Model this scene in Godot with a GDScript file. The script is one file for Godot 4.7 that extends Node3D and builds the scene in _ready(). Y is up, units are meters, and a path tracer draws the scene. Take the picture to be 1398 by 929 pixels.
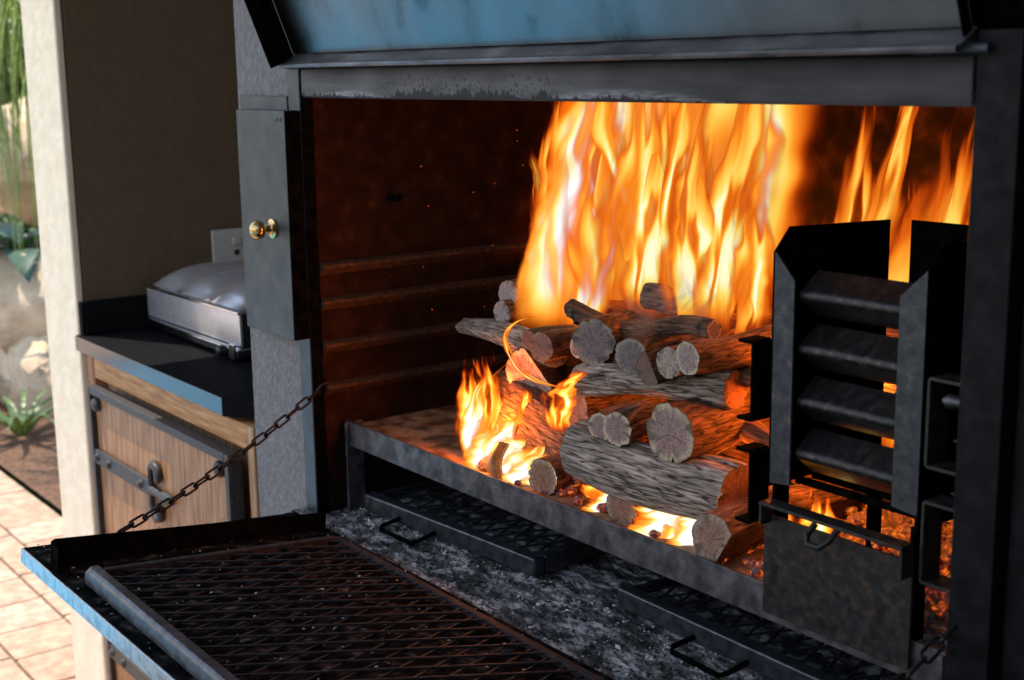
extends Node3D
# A built-in barbecue on a covered patio, wood fire burning, garden beyond.  x runs along its front, y up, z out towards the viewer.

const EXPO := 2.4
var rng := RandomNumberGenerator.new()
var mats := {}
var used_names := {}

# ------------------------------------------------------------------ helpers
func numbered(n: String) -> String:
	if not used_names.has(n):
		used_names[n] = 0
		return n
	used_names[n] += 1
	return "%s_%03d" % [n, used_names[n]]

func thing(called: String, label: String, category: String, at := Vector3.ZERO, group := "", turn := Basis.IDENTITY) -> Node3D:
	var o := Node3D.new()
	o.name = numbered(called)
	add_child(o)
	o.transform = Transform3D(turn, at)
	meta(o, label, category, group.strip_edges())
	return o

func meta(o: Node, label := "", category := "", group := "", kind := "") -> void:
	if label: o.set_meta("label", label)
	if category: o.set_meta("category", category)
	if group: o.set_meta("group", group)
	if kind: o.set_meta("kind", kind)

# a part: one named mesh; what it holds is given in world coordinates when its parent is not turned
func part(parent: Node3D, called: String, m, mat: Material, xf := Transform3D.IDENTITY, world := true) -> MeshInstance3D:
	var o := MeshInstance3D.new()
	o.name = called
	o.mesh = m.commit() if m is SurfaceTool else m
	o.material_override = mat
	parent.add_child(o, true)
	if world:
		var t := Transform3D.IDENTITY
		var n: Node = parent
		while n is Node3D and n != self:
			t = n.transform * t
			n = n.get_parent()
		o.transform = t.affine_inverse() * xf
	else:
		o.transform = xf
	return o

func top(called: String, m, mat: Material, kind := "", label := "", category := "", group := "") -> MeshInstance3D:
	var o := MeshInstance3D.new()
	o.name = numbered(called)
	o.mesh = m.commit() if m is SurfaceTool else m
	o.material_override = mat
	add_child(o)
	meta(o, label, category, group, kind)
	return o

func st_new() -> SurfaceTool:
	var s := SurfaceTool.new()
	s.begin(Mesh.PRIMITIVE_TRIANGLES)
	return s

func tri(s: SurfaceTool, p: Array, n: Array, uv := [], col := []) -> void:
	var order := [0, 1, 2]
	if (p[1] - p[0]).cross(p[2] - p[0]).dot(n[0] + n[1] + n[2]) > 0.0:
		order = [0, 2, 1]
	for k in order:
		s.set_normal(n[k])
		s.set_uv(uv[k] if uv.size() else Vector2.ZERO)
		if col.size(): s.set_color(col[k])
		s.add_vertex(p[k])

func quad(s: SurfaceTool, p: Array, n: Array, uv := [], col := []) -> void:
	for t in [[0, 1, 2], [0, 2, 3]]:
		tri(s, [p[t[0]], p[t[1]], p[t[2]]], [n[t[0]], n[t[1]], n[t[2]]],
			[uv[t[0]], uv[t[1]], uv[t[2]]] if uv.size() else [], [col[t[0]], col[t[1]], col[t[2]]] if col.size() else [])

func flat4(s: SurfaceTool, a: Vector3, b: Vector3, c: Vector3, d: Vector3, out: Vector3) -> void:
	var n := (b - a).cross(c - a).normalized()
	if n.dot(out) < 0.0: n = -n
	quad(s, [a, b, c, d], [n, n, n, n])

# a box from lo to hi with rounded edges of width bv
func box(s: SurfaceTool, lo: Vector3, hi: Vector3, bv := 0.002, xf := Transform3D.IDENTITY) -> void:
	var c := (lo + hi) / 2.0
	var h := (hi - lo).abs() / 2.0
	bv = minf(bv, minf(h.x, minf(h.y, h.z)) * 0.6)
	var ax := [Vector3.RIGHT, Vector3.UP, Vector3.BACK]
	var v := func(sg: Vector3, a: int) -> Vector3:
		var q := Vector3(sg.x * (h.x - bv), sg.y * (h.y - bv), sg.z * (h.z - bv))
		q[a] = sg[a] * h[a]
		return xf * (c + q)
	for a in 3:
		for sa in [-1.0, 1.0]:
			var b := (a + 1) % 3
			var d := (a + 2) % 3
			var n: Vector3 = (xf.basis * (ax[a] * sa)).normalized()
			var ps := []
			for k in [[-1, -1], [1, -1], [1, 1], [-1, 1]]:
				var sg := Vector3.ZERO
				sg[a] = sa; sg[b] = k[0]; sg[d] = k[1]
				ps.append(v.call(sg, a))
			quad(s, ps, [n, n, n, n])
	for a in 3:                      # edges along axis a
		var b := (a + 1) % 3
		var d := (a + 2) % 3
		for sb in [-1.0, 1.0]:
			for sd in [-1.0, 1.0]:
				var s0 := Vector3.ZERO
				s0[a] = -1.0; s0[b] = sb; s0[d] = sd
				var s1 := s0
				s1[a] = 1.0
				var nb: Vector3 = (xf.basis * (ax[b] * sb)).normalized()
				var nd: Vector3 = (xf.basis * (ax[d] * sd)).normalized()
				quad(s, [v.call(s0, b), v.call(s1, b), v.call(s1, d), v.call(s0, d)], [nb, nb, nd, nd])
	for sx in [-1.0, 1.0]:
		for sy in [-1.0, 1.0]:
			for sz in [-1.0, 1.0]:
				var sg := Vector3(sx, sy, sz)
				tri(s, [v.call(sg, 0), v.call(sg, 1), v.call(sg, 2)], [(xf.basis * Vector3(sx, 0, 0)).normalized(), (xf.basis * Vector3(0, sy, 0)).normalized(), (xf.basis * Vector3(0, 0, sz)).normalized()])

func boxm(lo: Vector3, hi: Vector3, bv := 0.002, xf := Transform3D.IDENTITY) -> SurfaceTool:
	var s := st_new()
	box(s, lo, hi, bv, xf)
	return s

# a flat bar between two points, w across, t thick; up gives the direction of its thickness
func bar(s: SurfaceTool, a: Vector3, b: Vector3, w: float, t: float, up := Vector3.UP, bv := 0.001) -> void:
	var z := (b - a).normalized()
	var x := up.cross(z).normalized()
	var y := z.cross(x)
	box(s, Vector3(-w / 2, -t / 2, 0), Vector3(w / 2, t / 2, (b - a).length()), bv, Transform3D(Basis(x, y, z), a))

# outline points (already in 3D, planar, convex or star shaped round their middle) pushed along d
func prism(s: SurfaceTool, pts: Array, d: Vector3) -> void:
	var n := (-d).normalized()
	var mid := Vector3.ZERO
	for p in pts: mid += p
	mid /= pts.size()
	for i in pts.size():
		var a: Vector3 = pts[i]
		var b: Vector3 = pts[(i + 1) % pts.size()]
		tri(s, [mid, a, b], [n, n, n])
		tri(s, [mid + d, a + d, b + d], [-n, -n, -n])
		var o := (b - a).cross(d).normalized()
		if o.dot((a + b) / 2.0 - mid) < 0.0: o = -o
		quad(s, [a, b, b + d, a + d], [o, o, o, o])

func tube(s: SurfaceTool, pts: Array, rad, sides := 10, closed := false, caps := true) -> void:
	var n := pts.size()
	var rings := []
	var up := Vector3(0.13, 0.97, 0.21).normalized()
	for i in n:
		var a: Vector3 = pts[(i - 1 + n) % n] if closed or i > 0 else pts[i]
		var b: Vector3 = pts[(i + 1) % n] if closed or i < n - 1 else pts[i]
		var z := (b - a).normalized()
		var x := up.cross(z)
		if x.length() < 0.05: x = Vector3.RIGHT.cross(z)
		x = x.normalized()
		up = z.cross(x)
		var r: float = rad[i] if rad is Array else rad
		var ring := []
		for k in sides:
			var t := TAU * k / sides
			var q := x * cos(t) + up * sin(t)
			ring.append([pts[i] + q * r, q])
		rings.append(ring)
	for i in (n if closed else n - 1):
		var j := (i + 1) % n
		for k in sides:
			var l := (k + 1) % sides
			quad(s, [rings[i][k][0], rings[i][l][0], rings[j][l][0], rings[j][k][0]], [rings[i][k][1], rings[i][l][1], rings[j][l][1], rings[j][k][1]])
	if caps and not closed:
		for e in [[0, 1], [n - 1, n - 2]]:
			var o: Vector3 = (pts[e[0]] - pts[e[1]]).normalized()
			for k in sides:
				tri(s, [pts[e[0]], rings[e[0]][k][0], rings[e[0]][(k + 1) % sides][0]], [o, o, o])

# profile of (radius, height) turned round the y axis of xf
func lathe(s: SurfaceTool, prof: Array, xf := Transform3D.IDENTITY, sides := 24) -> void:
	var gs := []
	for i in prof.size() - 1: gs.append(Vector2(prof[i + 1].y - prof[i].y, prof[i].x - prof[i + 1].x).normalized())
	for i in prof.size() - 1:
		var a: Vector2 = prof[i]
		var b: Vector2 = prof[i + 1]
		var ga: Vector2 = gs[i]
		var gb: Vector2 = gs[i]
		if i > 0 and gs[i].dot(gs[i - 1]) > .3: ga = (gs[i] + gs[i - 1]).normalized()
		if i < gs.size() - 1 and gs[i].dot(gs[i + 1]) > .3: gb = (gs[i] + gs[i + 1]).normalized()
		for k in sides:
			var t0 := TAU * k / sides
			var t1 := TAU * (k + 1) / sides
			var p := []
			var n := []
			for q in [[a, t0, ga], [a, t1, ga], [b, t1, gb], [b, t0, gb]]:
				p.append(xf * Vector3(q[0].x * cos(q[1]), q[0].y, q[0].x * sin(q[1])))
				n.append(xf.basis * Vector3(q[2].x * cos(q[1]), q[2].y, q[2].x * sin(q[1])))
			quad(s, p, n)

func noise(sd: int, f: float, oct := 4, type := FastNoiseLite.TYPE_SIMPLEX_SMOOTH) -> FastNoiseLite:
	var n := FastNoiseLite.new()
	n.seed = sd
	n.frequency = f
	n.noise_type = type
	n.fractal_type = FastNoiseLite.FRACTAL_FBM
	n.fractal_octaves = oct
	return n

func ramp(stops: Array) -> Gradient:
	var g := Gradient.new()
	var off := PackedFloat32Array()
	var col := PackedColorArray()
	for q in stops:
		off.append(q[0]); col.append(q[1])
	g.offsets = off
	g.colors = col
	return g

func ntex(sd: int, f: float, stops := [], size := 512, oct := 5, type := FastNoiseLite.TYPE_SIMPLEX_SMOOTH) -> NoiseTexture2D:
	var t := NoiseTexture2D.new()
	t.width = size
	t.height = size
	t.seamless = true
	t.noise = noise(sd, f, oct, type)
	if stops.size(): t.color_ramp = ramp(stops)
	return t

func lin(r: float, g: float, b: float) -> Color:        # real-world base colour -> the sRGB value that albedo wants
	return Color(r, g, b).linear_to_srgb()

var maps := {}
func shared(key: String, make: Callable) -> Texture2D:
	if not maps.has(key): maps[key] = make.call()
	return maps[key]

# noise-mottled surface: stops are [position, base colour]; size = metres one texture tile spans
func surf(called: String, stops: Array, size, rough: float, metal := 0.0, sd := 1, freq := 0.02, bump := 0.0, world := true, rough_var := 0.0) -> StandardMaterial3D:
	var m := StandardMaterial3D.new()
	m.resource_name = called
	m.albedo_color = Color.WHITE
	m.albedo_texture = ntex(sd, freq, stops)
	m.roughness = rough
	m.metallic = metal
	m.uv1_triplanar = true
	m.uv1_world_triplanar = world
	m.uv1_scale = Vector3.ONE / size if size is float else Vector3(1.0 / size.x, 1.0 / size.y, 1.0 / size.z)
	if rough_var > 0.0:
		m.roughness = 1.0
		m.roughness_texture = shared("r%.2f_%.2f" % [rough, rough_var], func(): return ntex(97, .026, [[0.25, Color(rough - rough_var, 0, 0)], [0.75, Color(rough + rough_var, 0, 0)]], 256))
		m.roughness_texture_channel = BaseMaterial3D.TEXTURE_CHANNEL_RED
	if bump > 0.0:
		m.heightmap_enabled = true
		m.heightmap_texture = shared("h%d" % roundi(freq * 100.0), func(): return ntex(93, freq * 2.0))
		m.heightmap_scale = bump
	mats[called] = m
	return m

func glow(called: String, tex: Texture2D, gain: float) -> StandardMaterial3D:
	var m := StandardMaterial3D.new()
	m.resource_name = called
	m.shading_mode = BaseMaterial3D.SHADING_MODE_UNSHADED
	m.transparency = BaseMaterial3D.TRANSPARENCY_ALPHA
	m.cull_mode = BaseMaterial3D.CULL_DISABLED
	m.vertex_color_use_as_albedo = true
	m.albedo_color = Color(gain / EXPO, gain / EXPO, gain / EXPO).linear_to_srgb()
	m.albedo_texture = tex
	return m

func smooth(a: float, b: float, x: float) -> float:
	return smoothstep(a, b, x)

# ------------------------------------------------------------------ materials
func make_materials() -> void:
	surf("black_steel", [[0.25, lin(.004, .0045, .0055)], [0.6, lin(.007, .0075, .009)], [0.85, lin(.011, .0115, .013)]], 0.2, 0.55, 0.15, 11, 0.012, 0.03, true, 0.1)
	surf("blue_steel", [[0.2, lin(.045, .055, .066)], [0.55, lin(.054, .065, .077)], [0.85, lin(.066, .078, .09)]], Vector3(.4, .4, .4), 0.45, 0.5, 12, 0.012, 0.0, true, 0.05)
	surf("worn_steel", [[0.2, lin(.05, .05, .054)], [0.5, lin(.12, .12, .13)], [0.8, lin(.26, .26, .28)]], Vector3(.9, .16, .4), 0.38, 0.6, 13, 0.012, 0.03, true, 0.12)
	surf("soot_steel", [[0.3, lin(.002, .002, .002)], [0.7, lin(.006, .0055, .005)]], 0.3, 0.9, 0.0, 14, 0.02, 0.05)
	mats.soot_steel.metallic_specular = 0.06
	mats.black_steel.metallic_specular = 0.25
	surf("rust_panel", [[0.2, lin(.02, .0085, .005)], [0.5, lin(.028, .012, .007)], [0.75, lin(.036, .0155, .009)], [0.93, lin(.065, .032, .017)]], 0.5, 0.85, 0.0, 15, 0.02, 0.04)
	mats.rust_panel.metallic_specular = 0.12
	surf("soot_rust", [[0.3, lin(.004, .0028, .0022)], [0.6, lin(.008, .0045, .003)], [0.85, lin(.018, .009, .005)]], 0.4, 0.9, 0.0, 44, 0.012, 0.04)
	mats.soot_rust.metallic_specular = 0.08
	surf("rail_rust_lit", [[0.3, lin(.03, .013, .007)], [0.6, lin(.065, .029, .014)], [0.85, lin(.13, .062, .028)]], 0.2, 0.8, 0.0, 15, 0.03, 0.04)  # rust brighter than the panel, rail highlights put into the colour
	surf("tray_floor", [[0.25, lin(.11, .05, .024)], [0.5, lin(.3, .145, .065)], [0.8, lin(.46, .26, .14)]], 0.35, 0.75, 0.1, 16, 0.012, 0.1)
	surf("tray_steel", [[0.2, lin(.045, .04, .042)], [0.5, lin(.085, .08, .085)], [0.75, lin(.14, .13, .135)], [0.9, lin(.2, .12, .09)]], 0.25, 0.55, 0.4, 17, 0.012, 0.06, true, 0.1)
	surf("brown_steel", [[0.2, lin(.011, .012, .016)], [0.5, lin(.022, .02, .019)], [0.75, lin(.045, .031, .024)], [0.9, lin(.07, .045, .032)]], 0.14, 0.5, 0.3, 18, 0.016, 0.012, true, 0.1)
	surf("grill_bar", [[0.25, lin(.07, .07, .078)], [0.5, lin(.1, .1, .112)], [0.85, lin(.14, .14, .155)]], 0.25, 0.34, 0.75, 19, 0.02, 0.03, true, 0.06)
	surf("grill_mesh", [[0.3, lin(.018, .0215, .025)], [0.6, lin(.029, .033, .037)], [0.85, lin(.05, .047, .045)]], 0.2, 0.6, 0.0, 20, 0.02)
	mats.grill_mesh.metallic_specular = 0.2
	surf("door_pan", [[0.25, lin(.003, .003, .003)], [0.5, lin(.007, .0065, .0065)], [0.7, lin(.02, .0185, .018)], [0.9, lin(.1, .095, .095)]], 0.3, 0.85, 0.0, 21, 0.015, 0.08)
	mats.door_pan.metallic_specular = 0.08
	surf("soffit", [[0.3, lin(.66, .63, .58)], [0.7, lin(.72, .69, .63)]], 1.0, 0.9, 0.0, 22)
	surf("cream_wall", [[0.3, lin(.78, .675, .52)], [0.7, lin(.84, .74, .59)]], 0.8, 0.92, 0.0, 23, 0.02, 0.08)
	surf("shaded_wall", [[0.3, lin(.135, .09, .053)], [0.7, lin(.145, .097, .057)]], 0.8, 0.92, 0.0, 23, 0.02, 0.15)  # darker copy of the wall plaster, shade put into the colour
	surf("slate", [[0.3, lin(.09, .095, .1)], [0.7, lin(.14, .145, .15)]], 0.8, 0.8, 0.0, 43)
	surf("dark_wall", [[0.3, lin(.1, .08, .07)], [0.7, lin(.13, .11, .09)]], 0.8, 0.95, 0.0, 23, 0.02, 0.1)
	surf("grey_stucco", [[0.25, lin(.17, .165, .17)], [0.6, lin(.205, .2, .205)], [0.85, lin(.24, .235, .24)]], 0.25, 0.85, 0.0, 24, 0.02, 0.25)
	surf("granite", [[0.4, lin(.004, .004, .0045)], [0.62, lin(.011, .011, .012)], [0.76, lin(.06, .06, .065)]], 0.05, 0.6, 0.0, 25, 0.06)
	mats.granite.metallic_specular = 0.05
	surf("granite_edge", [[0.35, lin(.008, .008, .009)], [0.6, lin(.03, .03, .034)], [0.78, lin(.1, .1, .11)]], 0.05, 0.14, 0.0, 25, 0.05)
	mats.granite_edge.metallic_specular = 0.65
	surf("stainless", [[0.3, lin(.74, .73, .76)], [0.7, lin(.8, .79, .82)]], 0.4, 0.27, 0.7, 26, 0.02)
	surf("stainless_rim", [[0.3, lin(.62, .62, .65)], [0.7, lin(.75, .75, .78)]], 0.4, 0.12, 1.0, 26, 0.02)
	surf("black_plastic", [[0.3, lin(.01, .01, .01)], [0.7, lin(.02, .02, .02)]], 0.2, 0.4, 0.0, 27)
	surf("socket_white", [[0.3, lin(.55, .53, .48)], [0.7, lin(.6, .58, .53)]], 0.2, 0.4, 0.0, 28)
	surf("brass", [[0.3, lin(.6, .42, .18)], [0.7, lin(.66, .47, .21)]], 0.3, 0.22, 1.0, 29, 0.01)
	surf("iron_strap", [[0.3, lin(.03, .03, .034)], [0.7, lin(.075, .075, .08)]], 0.1, 0.5, 0.4, 30, 0.03, 0.06)
	surf("chain_steel", [[0.3, lin(.01, .009, .009)], [0.7, lin(.024, .02, .019)]], 0.05, 0.45, 0.5, 31, 0.03)
	surf("wood_panel", [[0.2, lin(.24, .095, .033)], [0.5, lin(.36, .165, .065)], [0.8, lin(.46, .24, .11)]], Vector3(.12, 1.2, .12), 0.5, 0.0, 32, 0.016, 0.04)
	surf("wood_rail", [[0.2, lin(.38, .15, .045)], [0.5, lin(.55, .25, .08)], [0.8, lin(.66, .34, .13)]], Vector3(1.1, .1, .1), 0.55, 0.0, 33, 0.016, 0.04)
	surf("wood_stile", [[0.2, lin(.3, .16, .075)], [0.5, lin(.44, .25, .13)], [0.8, lin(.55, .35, .2)]], Vector3(.1, 1.1, .1), 0.55, 0.0, 34, 0.016, 0.04)
	for k in 3:
		var tone: Color = [lin(.5, .335, .24), lin(.46, .3, .21), lin(.54, .375, .28)][k]
		surf("paver%d" % k, [[0.25, tone.darkened(.12)], [0.6, tone], [0.9, tone.lightened(.1)]], 0.5, 0.9, 0.0, 35 + k, 0.015, 0.2)
	surf("joint_sand", [[0.3, lin(.3, .2, .14)], [0.7, lin(.38, .26, .18)]], 0.3, 0.95, 0.0, 38)
	surf("soil", [[0.25, lin(.11, .055, .032)], [0.55, lin(.19, .1, .06)], [0.85, lin(.27, .16, .1)]], 0.3, 0.98, 0.0, 39, 0.02, 1.5)
	surf("garden_rock", [[0.2, lin(.46, .34, .22)], [0.5, lin(.62, .49, .35)], [0.8, lin(.72, .6, .45)]], 0.6, 0.9, 0.0, 40, 0.01, 0.5)
	surf("lawn", [[0.3, lin(.05, .09, .02)], [0.7, lin(.09, .15, .035)]], 1.5, 0.95, 0.0, 41)
	for q in [["palm_leaf", lin(.34, .46, .16), .9], ["strap_leaf", lin(.11, .2, .06), .5], ["broad_leaf", lin(.05, .12, .085), .4], ["shrub_leaf", lin(.04, .07, .02), .4]]:
		var lm := surf(q[0], [[0.3, q[1].darkened(.25)], [0.7, q[1].lightened(.08)]], 0.3, 0.4, 0.0, 42)
		lm.backlight_enabled = true
		lm.backlight = Color(q[2], q[2], q[2] * .5)
		lm.cull_mode = BaseMaterial3D.CULL_DISABLED
	var w := StandardMaterial3D.new()
	w.albedo_color = lin(.06, .37, .6)
	w.roughness = 0.08
	w.normal_enabled = true
	w.normal_texture = ntex(50, 0.01)
	w.normal_texture.as_normal_map = true
	w.normal_scale = 0.2
	w.uv1_triplanar = true
	w.uv1_world_triplanar = true
	mats["pool_water"] = w
	# bark, by object axes so that the grain follows the log
	surf("brown_bark", [[0.15, lin(.035, .016, .009)], [0.4, lin(.14, .066, .034)], [0.65, lin(.26, .13, .068)], [0.9, lin(.36, .2, .11)]], Vector3(.055, .055, .5), 0.9, 0.0, 51, 0.022, 0.6, false)
	surf("grey_bark", [[0.15, lin(.035, .028, .024)], [0.35, lin(.23, .17, .135)], [0.6, lin(.44, .35, .285)], [0.9, lin(.6, .51, .43)]], Vector3(.06, .06, .55), 0.9, 0.0, 52, 0.022, 0.6, false)
	surf("char", [[0.25, lin(.008, .007, .007)], [0.6, lin(.025, .022, .022)], [0.9, lin(.07, .065, .068)]], Vector3(.04, .04, .1), 0.6, 0.0, 53, 0.02, 0.5, false)
	var cr := NoiseTexture2D.new()
	cr.width = 512
	cr.height = 512
	cr.seamless = true
	cr.noise = noise(58, .012, 4)
	cr.noise.fractal_type = FastNoiseLite.FRACTAL_RIDGED
	cr.color_ramp = ramp([[0.0, Color.WHITE], [.66, Color.WHITE], [.8, Color(.45, .4, .37)], [.93, Color(.12, .1, .09)]])
	var ch := NoiseTexture2D.new()
	ch.width = 512
	ch.height = 512
	ch.seamless = true
	ch.noise = cr.noise
	ch.color_ramp = ramp([[0.0, Color(.75, .75, .75)], [.3, Color(.9, .9, .9)], [.66, Color(.8, .8, .8)], [.93, Color(.0, .0, .0)]])
	for bn in ["brown_bark", "grey_bark"]:
		var bm: StandardMaterial3D = mats[bn]
		bm.detail_enabled = true
		bm.detail_blend_mode = BaseMaterial3D.BLEND_MODE_MUL
		bm.detail_albedo = cr
		bm.heightmap_texture = ch
		bm.heightmap_scale = 0.35
		bm.vertex_color_use_as_albedo = true
		bm.albedo_color = Color(1.12, 1.12, 1.12)
	var eg := StandardMaterial3D.new()
	eg.vertex_color_use_as_albedo = true
	eg.albedo_texture = end_grain()
	eg.roughness = 0.85
	eg.heightmap_enabled = false
	mats["end_grain"] = eg

func end_grain() -> ImageTexture:
	var n := 320
	var im := Image.create(n, n, false, Image.FORMAT_RGBA8)
	var ns := noise(71, 0.02, 3)
	var nf := noise(72, 0.07, 4)
	var ck := []
	var r2 := RandomNumberGenerator.new()
	r2.seed = 9
	for k in 5: ck.append([r2.randf() * TAU, r2.randf_range(.0, .3), r2.randf_range(.35, .8), r2.randf_range(.006, .014)])
	for y in n:
		for x in n:
			var p := Vector2(x - n / 2.0, y - n / 2.0) / (n / 2.0)
			var r := p.length() + 0.06 * ns.get_noise_2d(x, y)
			var a := p.angle()
			var v := 0.8 + 0.035 * sin(r * 52.0) + 0.03 * sin(r * 23.0 + 1.0) + 0.11 * nf.get_noise_2d(x, y)
			v += 0.14 * ns.get_noise_2d(cos(a) * 300.0, sin(a) * 300.0 + 40.0)
			for c in ck:
				var d: float = absf(angle_difference(a + .12 * ns.get_noise_2d(r * 160.0, c[0] * 90.0), c[0])) * r
				v *= 1.0 - .75 * (1.0 - smooth(.3, 1.0, d / c[3])) * smooth(c[1], c[1] + .06, r) * (1.0 - smooth(c[2] - .1, c[2], r))
			im.set_pixel(x, y, Color(clampf(v, 0, 1), clampf(v * 0.985, 0, 1), clampf(v * 0.98, 0, 1)))
	return ImageTexture.create_from_image(im)

# ------------------------------------------------------------------ stage: camera, sky, sun, exposure
func make_stage() -> void:
	var cam := Camera3D.new()
	cam.name = "camera"
	add_child(cam)
	cam.position = Vector3(1.88, 1.5, 1.0)
	cam.rotation_order = EULER_ORDER_YXZ
	cam.rotation_degrees = Vector3(-11.224, 53.443, -0.787)
	cam.fov = 28.2846
	cam.near = 0.05
	cam.far = 600.0
	var at := CameraAttributesPhysical.new()
	at.frustum_focal_length = 47.63
	at.frustum_focus_distance = 1.75
	at.frustum_near = 0.05
	at.frustum_far = 600.0
	at.exposure_aperture = 7.0
	cam.attributes = at
	cam.fov = 28.2846
	cam.current = true
	var we := WorldEnvironment.new()
	we.name = "world_environment"
	var e := Environment.new()
	e.background_mode = Environment.BG_SKY
	var sk := Sky.new()
	var pm := ProceduralSkyMaterial.new()
	pm.sky_top_color = Color(0.62, 0.71, 0.84)
	pm.sky_horizon_color = Color(0.98, 0.96, 0.93)
	pm.sky_curve = 0.15
	pm.ground_bottom_color = Color(0.3, 0.27, 0.22)
	pm.ground_horizon_color = Color(0.6, 0.6, 0.58)
	pm.sky_energy_multiplier = 1.0
	sk.sky_material = pm
	e.sky = sk
	e.tonemap_mode = Environment.TONE_MAPPER_LINEAR
	e.tonemap_exposure = EXPO
	e.sdfgi_enabled = true
	e.ssao_enabled = true
	e.ssil_enabled = true
	we.environment = e
	add_child(we)
	var sun := DirectionalLight3D.new()
	sun.name = "sun"
	sun.light_color = Color(1.0, 0.95, 0.87)
	sun.light_energy = 0.9
	sun.light_angular_distance = 0.5
	sun.shadow_enabled = true
	add_child(sun)
	sun.look_at_from_position(Vector3(-3.6, 10.0, 1.7), Vector3.ZERO)

func fire_light(parent: Node3D, at: Vector3, energy: float, size: float, col := Color(1.0, 0.5, 0.14)) -> void:
	var l := OmniLight3D.new()
	l.name = "fire_glow"
	parent.add_child(l, true)
	l.position = at - parent.position
	l.light_color = col
	l.light_energy = energy
	l.light_size = size
	l.omni_range = 6.0
	l.omni_attenuation = 2.0
	l.shadow_enabled = true

# ------------------------------------------------------------------ patio, garden
func make_setting() -> void:
	var g := top("lawn", boxm(Vector3(-150, -0.3, -150), Vector3(150, -0.06, 150), 0.01), mats.lawn, "structure", "mown green lawn spreading round the patio and garden bed")
	g.position.y = 0.0
	# paving: a bed with single pavers on the part in view
	var pv := top("paving", boxm(Vector3(-7.0, -0.05, -0.42), Vector3(3.4, -0.012, 0.72), 0.003), mats.joint_sand, "structure", "terracotta paving along the patio edge beside the planted bed")
	var rest := part(pv, "apron_slab", boxm(Vector3(-1.85, -0.048, 0.724), Vector3(3.4, -0.004, 9.0), 0.003), mats.slate)
	part(pv, "apron_slab", boxm(Vector3(-0.9, -0.011, -0.42), Vector3(3.4, -0.004, 0.722), 0.003), mats.paver1)
	part(pv, "apron_slab", boxm(Vector3(-10.0, -0.048, 3.62), Vector3(-1.852, -0.004, 9.0), 0.003), mats.paver2)
	part(pv, "apron_slab", boxm(Vector3(-10.0, -0.048, 0.724), Vector3(-5.22, -0.004, 3.618), 0.003), mats.paver2)
	var protos := {}
	var z := -0.42
	var row := 0
	while z < 0.7:
		var wz := 0.1 if row % 2 == 1 else 0.2
		var x := -4.2 + (0.12 if row % 4 == 0 else (0.0 if row % 2 == 1 else 0.22))
		while x < -0.9:
			var lx: float = 0.2
			var k := rng.randi() % 3
			var key := "%d_%d" % [k, row % 2]
			if not protos.has(key):
				protos[key] = boxm(Vector3(-lx / 2 + .003, -0.03, -wz / 2 + .003), Vector3(lx / 2 - .003, 0.0, wz / 2 - .003), 0.005).commit()
			part(pv, "paver", protos[key], mats["paver%d" % k], Transform3D(Basis(Vector3.UP, rng.randf_range(-.006, .006)), Vector3(x + lx / 2, rng.randf_range(-.002, .001), z + wz / 2)))
			x += lx
		z += wz
		row += 1
	# planted bed
	var s := st_new()
	var hn := noise(90, 1.3, 4)
	grid(s, -9.0, 0.6, -5.0, -0.425, 60, 40, func(x: float, zz: float) -> float: return 0.012 + 0.05 * hn.get_noise_2d(x, zz) * smooth(-0.43, -0.7, zz) + 0.05 * smooth(-0.6, -2.0, zz))
	top("soil_bed", s, mats.soil, "structure", "brown earth of the planted bed beyond the paving")
	# swimming pool in front of the garden (seen mirrored in the painted metal)
	var pool := top("swimming_pool", boxm(Vector3(-5.2, -0.055, 0.75), Vector3(-1.9, -0.03, 3.6), 0.004), mats.pool_water, "structure", "blue swimming pool water in front of the patio")
	pool.position.y = 0.0
	# patio: side wall toned for shade with a pale end, ceiling, far wall, back wall
	var wl := thing("patio_wall", "tan plaster side wall with shade in its face colour and pale sunlit end beside the garden", "wall", Vector3(-1.18, 0, -0.3))
	part(wl, "plaster", boxm(Vector3(-1.297, -0.05, -1.3), Vector3(-1.076, 2.72, -0.006), 0.004), mats.shaded_wall)  # face uses the plaster tone with shade in it
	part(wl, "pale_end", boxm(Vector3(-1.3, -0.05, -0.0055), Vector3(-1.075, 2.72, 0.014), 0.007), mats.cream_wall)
	var rw := thing("far_wall", "dark plaster wall closing the patio on the right", "wall", Vector3(3.0, 0, 1.5))
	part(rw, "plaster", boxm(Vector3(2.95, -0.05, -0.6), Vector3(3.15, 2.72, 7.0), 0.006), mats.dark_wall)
	var bw := thing("back_wall", "plaster wall behind the barbecue and worktop", "wall", Vector3(1.0, 0, -0.9))
	part(bw, "plaster", boxm(Vector3(-1.075, -0.05, -1.3), Vector3(3.15, 2.72, -1.1), 0.006), mats.cream_wall)
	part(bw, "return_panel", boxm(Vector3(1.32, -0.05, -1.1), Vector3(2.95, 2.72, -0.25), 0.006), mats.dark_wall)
	var rf := thing("patio_roof", "flat plastered patio roof over the barbecue", "roof", Vector3(1.0, 2.72, 0.8))
	part(rf, "soffit", boxm(Vector3(-1.3, 2.722, -1.4), Vector3(3.3, 2.95, 1.5), 0.01), mats.soffit)
	# wall socket
	var so := thing("wall_socket", "white electric wall socket above the steel warmer", "socket", Vector3(-1.075, 1.1, -0.35))
	part(so, "face_plate", boxm(Vector3(-1.075, 1.062, -0.43), Vector3(-1.066, 1.146, -0.315), 0.003), mats.socket_white)
	part(so, "rocker_switch", boxm(Vector3(-1.068, 1.108, -0.385), Vector3(-1.06, 1.126, -0.365), 0.002), mats.socket_white)
	var hs := st_new()
	tube(hs, [Vector3(-1.068, 1.09, -0.375), Vector3(-1.0645, 1.09, -0.375)], 0.007, 12)
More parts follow.
